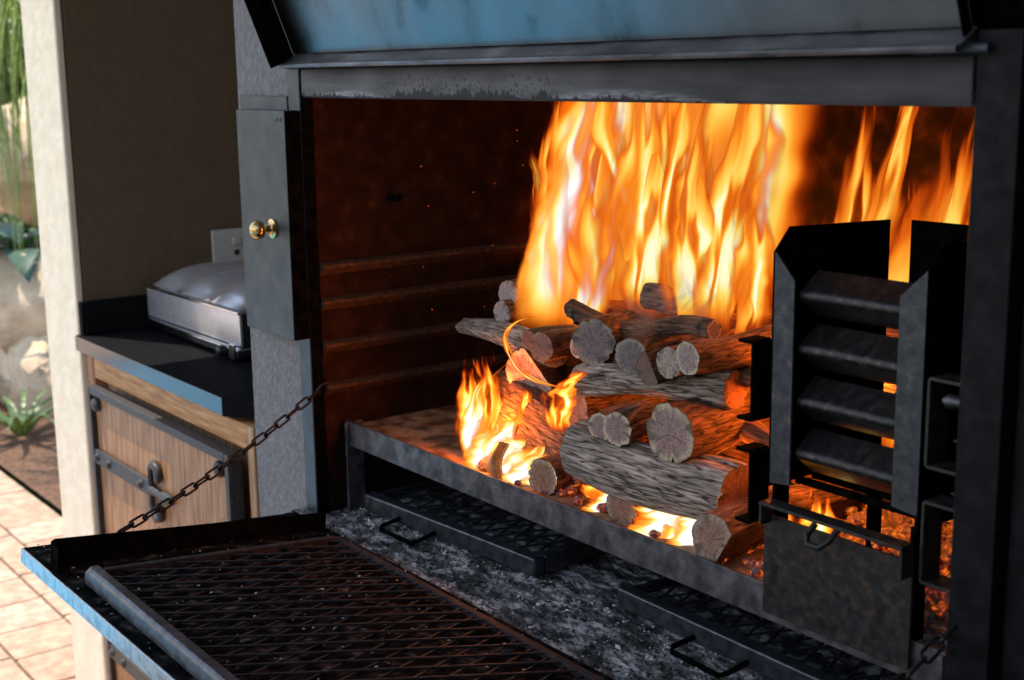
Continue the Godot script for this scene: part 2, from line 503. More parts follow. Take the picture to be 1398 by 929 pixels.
	part(so, "pin_hole", hs, mats.black_plastic)

func grid(s: SurfaceTool, x0: float, x1: float, z0: float, z1: float, nx: int, nz: int, h: Callable) -> void:
	var at := func(i: int, j: int) -> Vector3:
		var x := lerpf(x0, x1, float(i) / nx)
		var z := lerpf(z0, z1, float(j) / nz)
		return Vector3(x, h.call(x, z), z)
	var ns := {}
	var ps := {}
	for i in nx + 1:
		for j in nz + 1:
			var p: Vector3 = at.call(i, j)
			ps[Vector2i(i, j)] = p
			var e := 0.002
			ns[Vector2i(i, j)] = Vector3(h.call(p.x - e, p.z) - h.call(p.x + e, p.z), 2 * e, h.call(p.x, p.z - e) - h.call(p.x, p.z + e)).normalized()
	for i in nx:
		for j in nz:
			var k := [Vector2i(i, j), Vector2i(i + 1, j), Vector2i(i + 1, j + 1), Vector2i(i, j + 1)]
			quad(s, k.map(func(q): return ps[q]), k.map(func(q): return ns[q]))

func rock(called: String, label: String, at: Vector3, size: Vector3, sd: int, group := "") -> void:
	var s := st_new()
	var n := noise(sd, 0.9, 4)
	var nu := 26
	var nv := 16
	var pt := func(i: int, j: int) -> Vector3:
		var t := TAU * i / nu
		var f := PI * j / nv
		var d := Vector3(sin(f) * cos(t), cos(f), sin(f) * sin(t))
		var r := 1.0 + 0.32 * n.get_noise_3dv(d * 1.1) + 0.1 * n.get_noise_3dv(d * 4.0)
		d = Vector3(signf(d.x) * pow(absf(d.x), .75), signf(d.y) * pow(absf(d.y), .75), signf(d.z) * pow(absf(d.z), .75))
		return d * r * size
	for i in nu:
		for j in nv:
			var p: Array = [pt.call(i, j), pt.call((i + 1) % nu, j), pt.call((i + 1) % nu, j + 1), pt.call(i, j + 1)]
			quad(s, p, p.map(func(q: Vector3) -> Vector3: return (q / (size * size)).normalized()))
	var o := top(called, s, mats.garden_rock, "", label, "rock", group)
	o.position = at

# a leaf blade along pts, width w
func blade(s: SurfaceTool, pts: Array, w: float, side: Vector3, fold := 0.25, prof := 0) -> void:
	var n := pts.size()
	for i in n - 1:
		var q := []
		var nn := []
		for k in [i, i + 1]:
			var t := float(k) / (n - 1)
			var ww := w * (sin(PI * clampf(t * .92 + .08, 0, 1)) if prof == 1 else (1.0 - t) * minf(1.0, .45 + t * 4.0))
			var d: Vector3 = (pts[mini(k + 1, n - 1)] - pts[maxi(k - 1, 0)]).normalized()
			var x := (side - d * side.dot(d)).normalized()
			var up := x.cross(d)
			q.append([pts[k] - x * ww + up * ww * fold, pts[k], pts[k] + x * ww + up * ww * fold])
			nn.append([(up - x * -fold).normalized(), up, (up - x * fold).normalized()])
		for m in 2:
			quad(s, [q[0][m], q[0][m + 1], q[1][m + 1], q[1][m]], [nn[0][m], nn[0][m + 1], nn[1][m + 1], nn[1][m]])

func curve(a: Vector3, dir: Vector3, length: float, droop: float, n := 9) -> Array:
	var p := [a]
	var d := dir.normalized()
	var c := a
	for i in n:
		d = (d + Vector3.DOWN * droop / n).normalized()
		c += d * length / n
		p.append(c)
	return p

func make_garden() -> void:
	rock("boulder", "large pale boulder beside the wall end", Vector3(-4.75, 0.46, -1.05), Vector3(.6, .27, .36), 101, "boulders at the back of the bed")
	rock("boulder", "pale boulder low at the bed's back under the larger one", Vector3(-4.5, 0.12, -.98), Vector3(.55, .26, .26), 102, "boulders at the back of the bed")
	rock("boulder", "tan boulder at the left of the bed behind the strap leaves", Vector3(-5.6, 0.25, -1.05), Vector3(.5, .42, .3), 103, "boulders at the back of the bed")
	rock("boulder", "buff boulder high behind the palm leaflets", Vector3(-5.9, 1.05, -1.45), Vector3(.7, .34, .4), 104, "boulders at the back of the bed")
	# palm: a trunk out of view and long hanging fronds
	var pm := thing("palm", "palm with long pale green leaflets hanging beside the wall", "palm", Vector3(-5.2, 0, -0.8))
	var ts := st_new()
	tube(ts, [Vector3(-5.2, -0.05, -.8), Vector3(-5.18, 1.2, -.82), Vector3(-5.2, 2.25, -.8)], [.13, .1, .09], 12)
	part(pm, "trunk", ts, mats.brown_bark)
	for f in 9:
		var az: float = [0.02, 0.2, -0.16, 1.0, 1.8, 2.6, 3.4, 4.2, 5.2][f]
		var fr := st_new()
		var sp := curve(Vector3(-5.2, 2.2, -.8), Vector3(cos(az), .15, sin(az)), 1.75, 1.0, 18)
		tube(fr, sp, sp.map(func(_q): return .007), 5)
		for i in range(3, sp.size()):
			for sd in [-1.0, 1.0]:
				for h in 2:
					var d: Vector3 = (sp[i] - sp[i - 1]).normalized()
					var b: Vector3 = sp[i] - d * h * .05
					var sidev: Vector3 = d.cross(Vector3.UP).normalized() * sd
					blade(fr, curve(b, d * .8 + sidev * .35 + Vector3(rng.randf_range(-.1, .1), .1, rng.randf_range(-.1, .1)), rng.randf_range(.85, 1.25), 3.4, 11), rng.randf_range(.017, .026), sidev.cross(Vector3.UP), .3)
		part(pm, "frond", fr, mats.palm_leaf)
	# strap-leaved plant
	for q in [[Vector3(-3.8, 0.02, -.62), "strap leaved plant at the paving edge beside the wall", 16, .42], [Vector3(-4.5, 0.02, -.56), "strap leaved plant farther left in the bed", 12, .4]]:
		var sp2 := thing("strap_leaf_plant", q[1], "plant", q[0], "strap leaved plants in the bed")
		for i in q[2]:
			var a: float = TAU * i / float(q[2]) + rng.randf_range(-.2, .2)
			var bs := st_new()
			blade(bs, curve(q[0] + Vector3(cos(a), 0, sin(a)) * .02, Vector3(cos(a) * .6, 1.0, sin(a) * .6), rng.randf_range(.75, 1.1) * q[3], 1.7, 9), rng.randf_range(.018, .026), Vector3(-sin(a), 0, cos(a)), .35)
			part(sp2, "leaf", bs, mats.strap_leaf)
	# broad-leaved plant
	var bp := thing("broad_leaf_plant", "dark bluish broad leaved plant behind the palm leaflets", "plant", Vector3(-4.65, 0.6, -.92))
	for i in 11:
		var a := TAU * i / 11.0 + .2
		var bs := st_new()
		blade(bs, curve(Vector3(-4.65, .68, -.92), Vector3(cos(a), .55 + .3 * (i % 3), sin(a)), rng.randf_range(.4, .6), 1.3, 10), rng.randf_range(.06, .085), Vector3(-sin(a), 0, cos(a)), .25, 1)
		part(bp, "leaf", bs, mats.broad_leaf)
	# dark shrubs behind
	var quadm := st_new()
	blade(quadm, curve(Vector3.ZERO, Vector3(1, .3, 0), .13, .8, 4), .03, Vector3(0, 0, 1), .2, 1)
	var leafm := quadm.commit()
	for b in 6:
		var at := Vector3(-11.0 + b * 1.1, 0.0, -2.5 - .35 * (b % 2))
		var sh := thing("shrub", ["leafy dark shrub far left behind the boulders", "leafy dark shrub second behind the boulders", "leafy dark shrub third behind the boulders", "leafy dark shrub straight behind the broad leaves", "leafy dark shrub half hidden by the wall end", "leafy dark shrub hidden behind the tan wall"][b], "shrub", at, "shrubs at the back of the garden")
		var tk := st_new()
		for k in 5:
			tube(tk, [at + Vector3(.05 * k - .1, -.05, 0), at + Vector3(.22 * k - .44, 1.0, rng.randf_range(-.2, .2)), at + Vector3(.3 * k - .6, 1.9, rng.randf_range(-.3, .3))], [.03, .018, .006], 6)
		part(sh, "stem", tk, mats.brown_bark)
		var mm := MultiMesh.new()
		mm.transform_format = MultiMesh.TRANSFORM_3D
		mm.mesh = leafm
		mm.instance_count = 1500
		for i in 1500:
			var d := Vector3(rng.randfn(), rng.randfn(), rng.randfn()).normalized() * pow(rng.randf(), .45)
			var p := Vector3(d.x * .8, 1.3 + d.y * 1.25, d.z * .7)
			mm.set_instance_transform(i, Transform3D(Basis.from_euler(Vector3(rng.randf_range(-1, 1), rng.randf() * TAU, rng.randf_range(-.8, .8))).scaled(Vector3.ONE * rng.randf_range(.7, 1.4)), p))
		var mi := MultiMeshInstance3D.new()
		mi.name = "foliage"
		mi.multimesh = mm
		mi.material_override = mats.shrub_leaf
		mi.set_meta("kind", "stuff")
		sh.add_child(mi, true)

# ------------------------------------------------------------------ the barbecue itself
const DOOR_Y0 := 0.803
var door_xf := Transform3D(Basis(Vector3.RIGHT, -0.088), Vector3(0, 0.803, 0.035))

func make_barbecue() -> void:
	# chimney breast: grey stucco column left of the opening
	var col := thing("chimney_column", "grey stucco column left of the barbecue opening", "column", Vector3(-0.14, 0, -0.3))
	part(col, "stucco", boxm(Vector3(-0.232, -0.05, -1.1), Vector3(-0.042, 2.72, 0.0), 0.006), mats.grey_stucco)
	var b := thing("barbecue", "built in black steel barbecue with fire tray and open front door", "barbecue", Vector3(0.6, 0.0, 0.0))
	# frame
	part(b, "jamb", boxm(Vector3(-0.041, 0.7, -0.016), Vector3(-0.003, 1.522, 0.004), 0.002), mats.blue_steel)
	part(b, "jamb_shade_strip", boxm(Vector3(-0.0028, 0.7, -0.016), Vector3(0.0012, 1.512, 0.003), 0.0005), mats.soot_steel)  # added dark strip, shade laid over the inner edge of the jamb
	part(b, "top_strip", boxm(Vector3(-0.21, 1.44, 0.0005), Vector3(-0.043, 1.468, 0.005), 0.0015), mats.blue_steel)
	# lintel: a rounded beam
	var s := st_new()
	var pr := []
	for q in [[-.03, 1.512], [-.012, 1.514], [-.004, 1.511], [.001, 1.503], [.003, 1.49], [.003, 1.48], [.001, 1.471], [-.004, 1.466], [-.03, 1.466]]:
		pr.append(Vector3(0.004, q[1], q[0]))
	prism(s, pr, Vector3(1.184, 0, 0))
	part(b, "lintel", s, mats.tray_steel)
	var fs := st_new()
	var prf := [[-.001, 1.5112], [.0032, 1.5075], [.0036, 1.49], [.0036, 1.48], [.0032, 1.4695], [-.001, 1.4658]]
	for i in 5:
		var nn := []
		for k in [i, i, i + 1, i + 1]: nn.append(Vector3(0, [.75, .2, .02, -.02, -.2, -.75][k], 1).normalized())
		quad(fs, [Vector3(.0045, prf[i][1], prf[i][0]), Vector3(1.1875, prf[i][1], prf[i][0]), Vector3(1.1875, prf[i + 1][1], prf[i + 1][0]), Vector3(.0045, prf[i + 1][1], prf[i + 1][0])], nn,
			[Vector2(0, i / 5.0), Vector2(1, i / 5.0), Vector2(1, (i + 1) / 5.0), Vector2(0, (i + 1) / 5.0)])
	part(b, "lintel_face", fs, mats["lintel_face"])
	part(b, "lintel_gap", boxm(Vector3(-0.002, 1.516, -0.04), Vector3(1.19, 1.53, -0.012), 0.002), mats.soot_steel)
	var post := part(b, "post", boxm(Vector3(1.19, 0.66, -0.05), Vector3(1.234, 1.53, 0.003), 0.002), mats.black_steel)
	part(b, "chimney_front", boxm(Vector3(-0.04, 1.531, -0.06), Vector3(1.3, 2.72, -0.03), 0.003), mats.soot_steel)
	part(b, "side_sheet", boxm(Vector3(1.236, -0.05, -0.6), Vector3(1.3, 2.72, -0.012), 0.003), mats.black_steel)
	# fire box: left panel with folds, back, right, flue
	part(b, "left_panel", boxm(Vector3(-0.035, 0.74, -0.52), Vector3(0.0, 2.3, -0.0165), 0.001), mats.rust_panel)
	for y in [1.205, 1.148, 1.078, 1.01]:
		var r := st_new()
		prism(r, [Vector3(.0004, y + .004, -.0175), Vector3(.011, y, -.0175), Vector3(.011, y - .005, -.0175), Vector3(.0004, y - .016, -.0175)], Vector3(0, 0, -.49))
		part(b, "grid_rail", r, mats.rail_rust_lit)
	var pegs := st_new()
	tube(pegs, [Vector3(.0005, 1.303, -.15), Vector3(.022, 1.302, -.155), Vector3(.026, 1.308, -.157)], [.006, .005, .004], 8)
	part(b, "peg", pegs, mats.soot_steel)
	part(b, "back_panel", boxm(Vector3(-0.035, 0.74, -0.555), Vector3(1.235, 2.3, -0.521), 0.001), mats.soot_rust)
	part(b, "right_panel", boxm(Vector3(1.2, 0.74, -0.52), Vector3(1.233, 2.3, -0.052), 0.001), mats.soot_rust)
	# ash shelf below the tray and its base
	part(b, "base", boxm(Vector3(-0.03, 0.66, -0.52), Vector3(1.188, 0.78, 0.03), 0.003), mats.soot_steel)
	# fire tray
	var tray := part(b, "fire_tray", boxm(Vector3(0.004, 0.907, -0.055), Vector3(1.186, 0.948, -0.05), 0.0012), mats.tray_steel)
	var fl := st_new()
	var fn := noise(120, 9.0, 4)
	grid(fl, 0.003, 1.197, -0.52, -0.0555, 60, 26, func(x: float, z: float) -> float: return 0.938 + 0.003 * fn.get_noise_2d(x, z))
	part(tray, "tray_floor", fl, mats.tray_floor)
	part(tray, "underside", boxm(Vector3(0.004, 0.921, -0.52), Vector3(1.19, 0.93, -0.058), 0.001), mats.soot_steel)
	for x in [0.014, 1.15]:
		part(tray, "tray_leg", boxm(Vector3(x, 0.79, -0.075), Vector3(x + .006, 0.947, -0.043), 0.001), mats.tray_steel)
	for x in [0.014, 1.15]:
		part(tray, "tray_leg", boxm(Vector3(x, 0.79, -0.5), Vector3(x + .028, 0.92, -0.475), 0.001), mats.soot_steel)
	# brackets on the right: bent flat straps and pegs beside the brazier
	for q in [[1.205, 1.135], [1.085, 1.02]]:
		for side in 2:
			var st2 := st_new()
			var xa: float = 1.128 if side == 0 else 0.905
			var xb: float = 1.189 if side == 0 else 0.884
			var ya: float = q[0] + .01
			var yb: float = q[1] - .005
			bar(st2, Vector3(xa, yb, -.055), Vector3(xa, ya, -.055), .004, .03, Vector3.BACK)
			bar(st2, Vector3(xa, ya, -.055), Vector3(xb, ya, -.055), .03, .004, Vector3.UP)
			bar(st2, Vector3(xa, yb, -.055), Vector3(xb, yb, -.055), .03, .004, Vector3.UP)
			part(b, "grid_bracket", st2, mats.brown_steel if side == 0 else mats.soot_steel)
	for y in [1.165, 1.115, 1.055]:
		var sp := st_new()
		tube(sp, [Vector3(1.19, y, -.03), Vector3(1.165, y, -.03)], [.006, .0008], 8)
		part(b, "spike", sp, mats.brown_steel)
	var rk := st_new()
	tube(rk, [Vector3(1.19, 1.2, -.035), Vector3(1.165, 1.2, -.035), Vector3(1.155, 1.2, -.034), Vector3(1.15, 1.2, -.033)], [.006, .006, .0075, .003], 10)
	part(b, "stud", rk, mats.grill_bar)
	make_flap(b)
	make_side_door(b)
	make_fold_door(b)
	make_chains(b)

func make_flap(b: Node3D) -> void:
	# the upper flap, swung up on its hinge and leaning out
	var x0 := -0.022
	var x1 := 1.185
	var t := deg_to_rad(21.0)
	var xf := Transform3D(Basis(Vector3.RIGHT, t), Vector3(0, 1.526, 0.0))   # local y up along the flap, z outwards
	var pan := part(b, "upper_flap", boxm(Vector3(x0, 0.006, -0.004), Vector3(x1, 0.5, 0.0), 0.001, xf), mats["flap"])
	part(pan, "side_flange", boxm(Vector3(x0, 0.0, 0.0005), Vector3(x0 + .003, 0.5, 0.044), 0.001, xf), mats.soot_steel)
	part(pan, "side_flange", boxm(Vector3(x1 - .003, 0.0, 0.0005), Vector3(x1, 0.5, 0.012), 0.001, xf), mats.soot_steel)
	var s := st_new()
	var pr := []
	for q in [[-.004, -.006], [.026, -.0065], [.03, -.004], [.0305, -.001], [.0285, .001], [.02, .0], [.006, .0035], [-.004, .0055]]:
		pr.append(xf * Vector3(x0 - .002, q[1], q[0]))
	prism(s, pr, Vector3(x1 - x0 + .004, 0, 0))
	part(pan, "bottom_fold", s, mats.worn_steel)
	for q in [[-.035, .012], [1.13, 1.205]]:
		var h := st_new()
		tube(h, [Vector3(q[0], 1.5145, .006), Vector3(q[0] + .02, 1.5145, .006)], .0052, 10)
		tube(h, [Vector3(q[0] + .0215, 1.5145, .006), Vector3(q[1], 1.5145, .006)], .0047, 10)
		part(pan, "hinge", h, mats.blue_steel)

func make_side_door(b: Node3D) -> void:
	var s := st_new()
	box(s, Vector3(-0.172, 1.088, 0.006), Vector3(-0.004, 1.447, 0.031), 0.0015)
	var d := part(b, "side_door", s, mats.blue_steel)
	part(d, "door_edge", boxm(Vector3(-0.0038, 1.089, 0.0045), Vector3(-0.0028, 1.446, 0.0305), 0.0003), mats.soot_steel)  # added black sheet, shade on the edge that would mirror the fire
	var k := st_new()
	var xf := Transform3D(Basis(Vector3.RIGHT, PI / 2), Vector3(-0.058, 1.262, 0.031))
	lathe(k, [Vector2(0.0, .0), Vector2(.0155, .0), Vector2(.0155, .003), Vector2(.009, .0045), Vector2(.0058, .007), Vector2(.0058, .013), Vector2(.009, .016), Vector2(.0138, .021), Vector2(.0155, .027), Vector2(.0145, .032), Vector2(.0105, .037), Vector2(.005, .0395), Vector2(0, .04)], xf)
	part(d, "knob", k, mats.brass)
	for x in [-0.03, -0.018]:
		var r := st_new()
		lathe(r, [Vector2(.003, 0), Vector2(.0025, .001), Vector2(0, .0014)], Transform3D(Basis(Vector3.RIGHT, PI / 2), Vector3(x, 1.433, 0.031)), 10)
		part(d, "rivet", r, mats.blue_steel)
	part(b, "side_cabinet", boxm(Vector3(-0.165, 1.092, 0.0006), Vector3(-0.012, 1.439, 0.0055), 0.001), mats.soot_steel)

func make_fold_door(b: Node3D) -> void:
	var x := door_xf
	var pan := part(b, "fold_down_door", boxm(Vector3(-.012, -.004, 0.0), Vector3(1.21, 0.0, 0.438), 0.001, x), mats.door_pan)
	part(pan, "front_lip", boxm(Vector3(-.013, -.02, 0.4382), Vector3(1.21, 0.002, 0.4412), 0.0008, x), mats["lip"])
	part(pan, "side_lip", boxm(Vector3(-.0145, -.02, 0.0), Vector3(-.0125, 0.001, 0.438), 0.0006, x), mats.soot_steel)
	for q in [[.085, "left_flange"], [1.19, "right_flange"]]:
		var f := st_new()
		var xx: float = q[0]
		prism(f, [x * Vector3(xx, .0005, .004), x * Vector3(xx, .027, .004), x * Vector3(xx, .04, .426), x * Vector3(xx, .036, .431), x * Vector3(xx, .0005, .431)], Vector3(.003, 0, 0))
		part(pan, q[1], f, mats.soot_steel)
	part(pan, "flange_end", boxm(Vector3(.0885, 0.0005, 0.428), Vector3(.115, 0.034, 0.431), 0.001, x), mats.soot_steel)
	var h := st_new()
	tube(h, [Vector3(-.03, .796, .034), Vector3(1.19, .796, .034)], .006, 10)
	part(pan, "hinge_rod", h, mats.black_steel)

func link_mesh() -> ArrayMesh:
	var p := []
	for i in 20:
		var t := TAU * i / 20.0
		var c := Vector3(cos(t) * .0055, 0, sin(t) * .0055)
		c.z += .0085 * (1.0 if sin(t) > 0.001 else (-1.0 if sin(t) < -0.001 else 0.0))
		p.append(c)
	var s := st_new()
	tube(s, p, .0019, 7, true)
	return s.commit()

func make_chains(b: Node3D) -> void:
	var lm := link_mesh()
	for side in 2:
		var x: float = 0.006 if side == 0 else 1.196
		var a := Vector3(x, 1.005, -.004)
		var e: Vector3 = door_xf * Vector3(.083 if side == 0 else 1.196, .036, .335)
		var hook := st_new()
		tube(hook, [a + Vector3(0, .012, -.02), a + Vector3(0, .008, -.004), a + Vector3(0, .001, .003), a + Vector3(0, -.006, -.001)], .0025, 8)
		var ch := part(b, "door_chain", hook, mats.chain_steel)
		var n := int((e - a).length() / .0235)
		for i in n:
			var t := (i + .5) / n
			var t2 := t + .01
			var f := func(q: float) -> Vector3: return a.lerp(e, q) + Vector3.DOWN * .012 * sin(PI * q)
			var z: Vector3 = (f.call(t2) - f.call(t)).normalized()
			var y := Vector3.RIGHT.cross(z).normalized()
			var bs := Basis(y.cross(z), y, z)
			bs = bs * Basis(Vector3.BACK, PI / 4 + (PI / 2 if i % 2 else 0.0) + rng.randf_range(-.15, .15))
			part(ch, "link", lm, mats.chain_steel, Transform3D(bs, f.call(t)))

# expanded-metal grate: frame of four bars, mesh of crossing strands, optional handle.  xf puts (x right, z front) of a w by d grate
func grate(label: String, xf: Transform3D, w: float, d: float, h: float, round_front: bool, handle_x: float) -> void:
	var g := thing("grate", label, "grate", xf.origin, "grill grates", xf.basis)
	var t := 0.025 if round_front else 0.022
	var s := st_new()
	box(s, Vector3(0, 0, -t), Vector3(w, h, 0), 0.01 if round_front else .004)
	part(g, "frame_bar", s, mats.grill_bar, Transform3D.IDENTITY, false)
	part(g, "frame_bar", boxm(Vector3(0, h * .35, -d), Vector3(w, h * .7, -d + .012), .002), mats.grill_mesh, Transform3D.IDENTITY, false)
	part(g, "frame_bar", boxm(Vector3(0, h * .35, -d + .0125), Vector3(.012, h * .8, -t - .0005), .002), mats.grill_mesh, Transform3D.IDENTITY, false)
	part(g, "frame_bar", boxm(Vector3(w - .022, .002, -d + .0125), Vector3(w, h - .002, -t - .0005), .002), mats.grill_bar, Transform3D.IDENTITY, false)
	var m := st_new()
	var swd := 0.031
	var lwd := 0.077
	var y := h * .6
	var x := -w
	while x < 2.0 * w + 1.0:
		for sg in [-1.0, 1.0]:
			# line x(z) = x + sg * swd/lwd * (-z)
			var pts := []
			var k := swd / lwd
			var lo := -d + .01
			var hi := -t
			var z0 := hi
			var z1 := lo
			var xs: float = x + sg * k * (-z0)
			var xe: float = x + sg * k * (-z1)
			var ta := 0.0
			var tb := 1.0
			var dx := xe - xs
			var l := (0.008 - xs) / dx
			var r := (w - .012 - xs) / dx
			if dx < 0.0:
				var sw := l
				l = r
				r = sw
			ta = maxf(ta, l)
			tb = minf(tb, r)
			if tb - ta > .01:
				var pa := Vector3(lerpf(xs, xe, ta), y + (.0012 if sg > 0 else -.0012), lerpf(z0, z1, ta))
				var pb := Vector3(lerpf(xs, xe, tb), y + (.0012 if sg > 0 else -.0012), lerpf(z0, z1, tb))
				bar(m, pa, pb, .0034, .0024, Vector3.UP, .0005)
		x += swd
	part(g, "expanded_mesh", m, mats.grill_mesh, Transform3D.IDENTITY, false)
	if handle_x >= 0.0:
		var hs := st_new()
		tube(hs, [Vector3(handle_x, h * .4, -.01), Vector3(handle_x - .008, h * .1, .03), Vector3(handle_x - .002, 0.0, .036), Vector3(handle_x + .08, 0.0, .038), Vector3(handle_x + .086, h * .1, .031), Vector3(handle_x + .09, h * .4, -.01)], .0035, 8)
		part(g, "handle", hs, mats.soot_steel, Transform3D.IDENTITY, false)

func make_grates() -> void:
	grate("wide grate lying on the fold-down door", door_xf * Transform3D(Basis(Vector3.UP, -.01), Vector3(.185, .001, .421)), .97, .385, .029, true, -1.0)
	grate("small grate under the left half of the fire tray", Transform3D(Basis(Vector3.UP, .075), Vector3(.05, .806, -.052)), .415, .3, .029, false, .1)
	grate("small grate under the fire tray below the brazier", Transform3D(Basis(Vector3.UP, -.015), Vector3(.612, .806, -.105)), .5, .3, .029, false, .15)

func make_ash() -> void:
	var hn := noise(130, 7.0, 4)
	var h2 := noise(131, 40.0, 3)
	var hf := func(x: float, z: float) -> float:
		return .797 + .006 * hn.get_noise_2d(x, z) + .0035 * h2.get_noise_2d(x, z) + .004 * smooth(.0, -.1, z) - .012 * smooth(.035, .062, z)
	var s := st_new()
	grid(s, -.045, 1.187, -.5, .06, 260, 110, hf)
	top("ash_bed", s, mats["ash"], "stuff", "grey and black ash spread along the shelf below the fire tray", "ash")
	# flakes of ash and bits of charcoal
	var bits := st_new()
	var n := noise(133, 1.5, 2)
	for q in [[Vector3(1, 0, 0), Vector3(0, 1, 0)], [Vector3(0, 1, 0), Vector3(0, 0, 1)]]: pass
	var v := [Vector3(1, 0, .1), Vector3(-.2, .1, .9), Vector3(-.9, 0, -.3), Vector3(.1, .6, -.1), Vector3(.3, -.4, -.8)]
	for f in [[0, 1, 3], [1, 2, 3], [2, 4, 3], [4, 0, 3], [0, 4, 1], [1, 4, 2]]:
		var c: Vector3 = (v[f[0]] + v[f[1]] + v[f[2]]) / 3.0
		var nn: Vector3 = (v[f[1]] - v[f[0]]).cross(v[f[2]] - v[f[0]]).normalized()
		if nn.dot(c) < 0: nn = -nn
		tri(bits, [v[f[0]], v[f[1]], v[f[2]]], [nn, nn, nn])
	var bm := bits.commit()
	var fm := StandardMaterial3D.new()
	fm.vertex_color_use_as_albedo = true
	fm.roughness = 0.9
	var mm := MultiMesh.new()
	mm.transform_format = MultiMesh.TRANSFORM_3D
	mm.use_colors = true
	mm.mesh = bm
	var cnt := 5500
	mm.instance_count = cnt
	for i in cnt:
		var x := rng.randf_range(-.03, 1.17)
		var z := rng.randf_range(-.12, .052)
		var onit := true
		if i % 6 == 0:      # some lie on the open door
			var q: Vector3 = door_xf * Vector3(x, .002, rng.randf_range(.0, .43))
			var e := rng.randf_range(.0008, .003)
			mm.set_instance_transform(i, Transform3D(Basis.from_euler(Vector3(rng.randf(), rng.randf() * 6, rng.randf())).scaled(Vector3(e, e * .5, e * rng.randf_range(.5, 1.5))), q))
		else:
			var e := rng.randf_range(.0008, .0026) * (2.2 if rng.randf() < .05 else 1.0)
			mm.set_instance_transform(i, Transform3D(Basis.from_euler(Vector3(rng.randf() * 6, rng.randf() * 6, rng.randf() * 6)).scaled(Vector3(e * rng.randf_range(.6, 1.8), e * .7, e)), Vector3(x, hf.call(x, z) + e * .3, z)))
		var g := rng.randf()
		var c: float = rng.randf_range(.012, .035) if g < .58 else (rng.randf_range(.15, .35) if g < .82 else rng.randf_range(.5, .75))
		mm.set_instance_color(i, Color(c, c * .98, c * 1.0))
	var mi := MultiMeshInstance3D.new()
	mi.name = "ash_flakes"
	mi.multimesh = mm
	mi.material_override = fm
	add_child(mi)
	meta(mi, "small pale ash flakes and black charcoal crumbs strewn over shelf and door", "ash", "", "stuff")

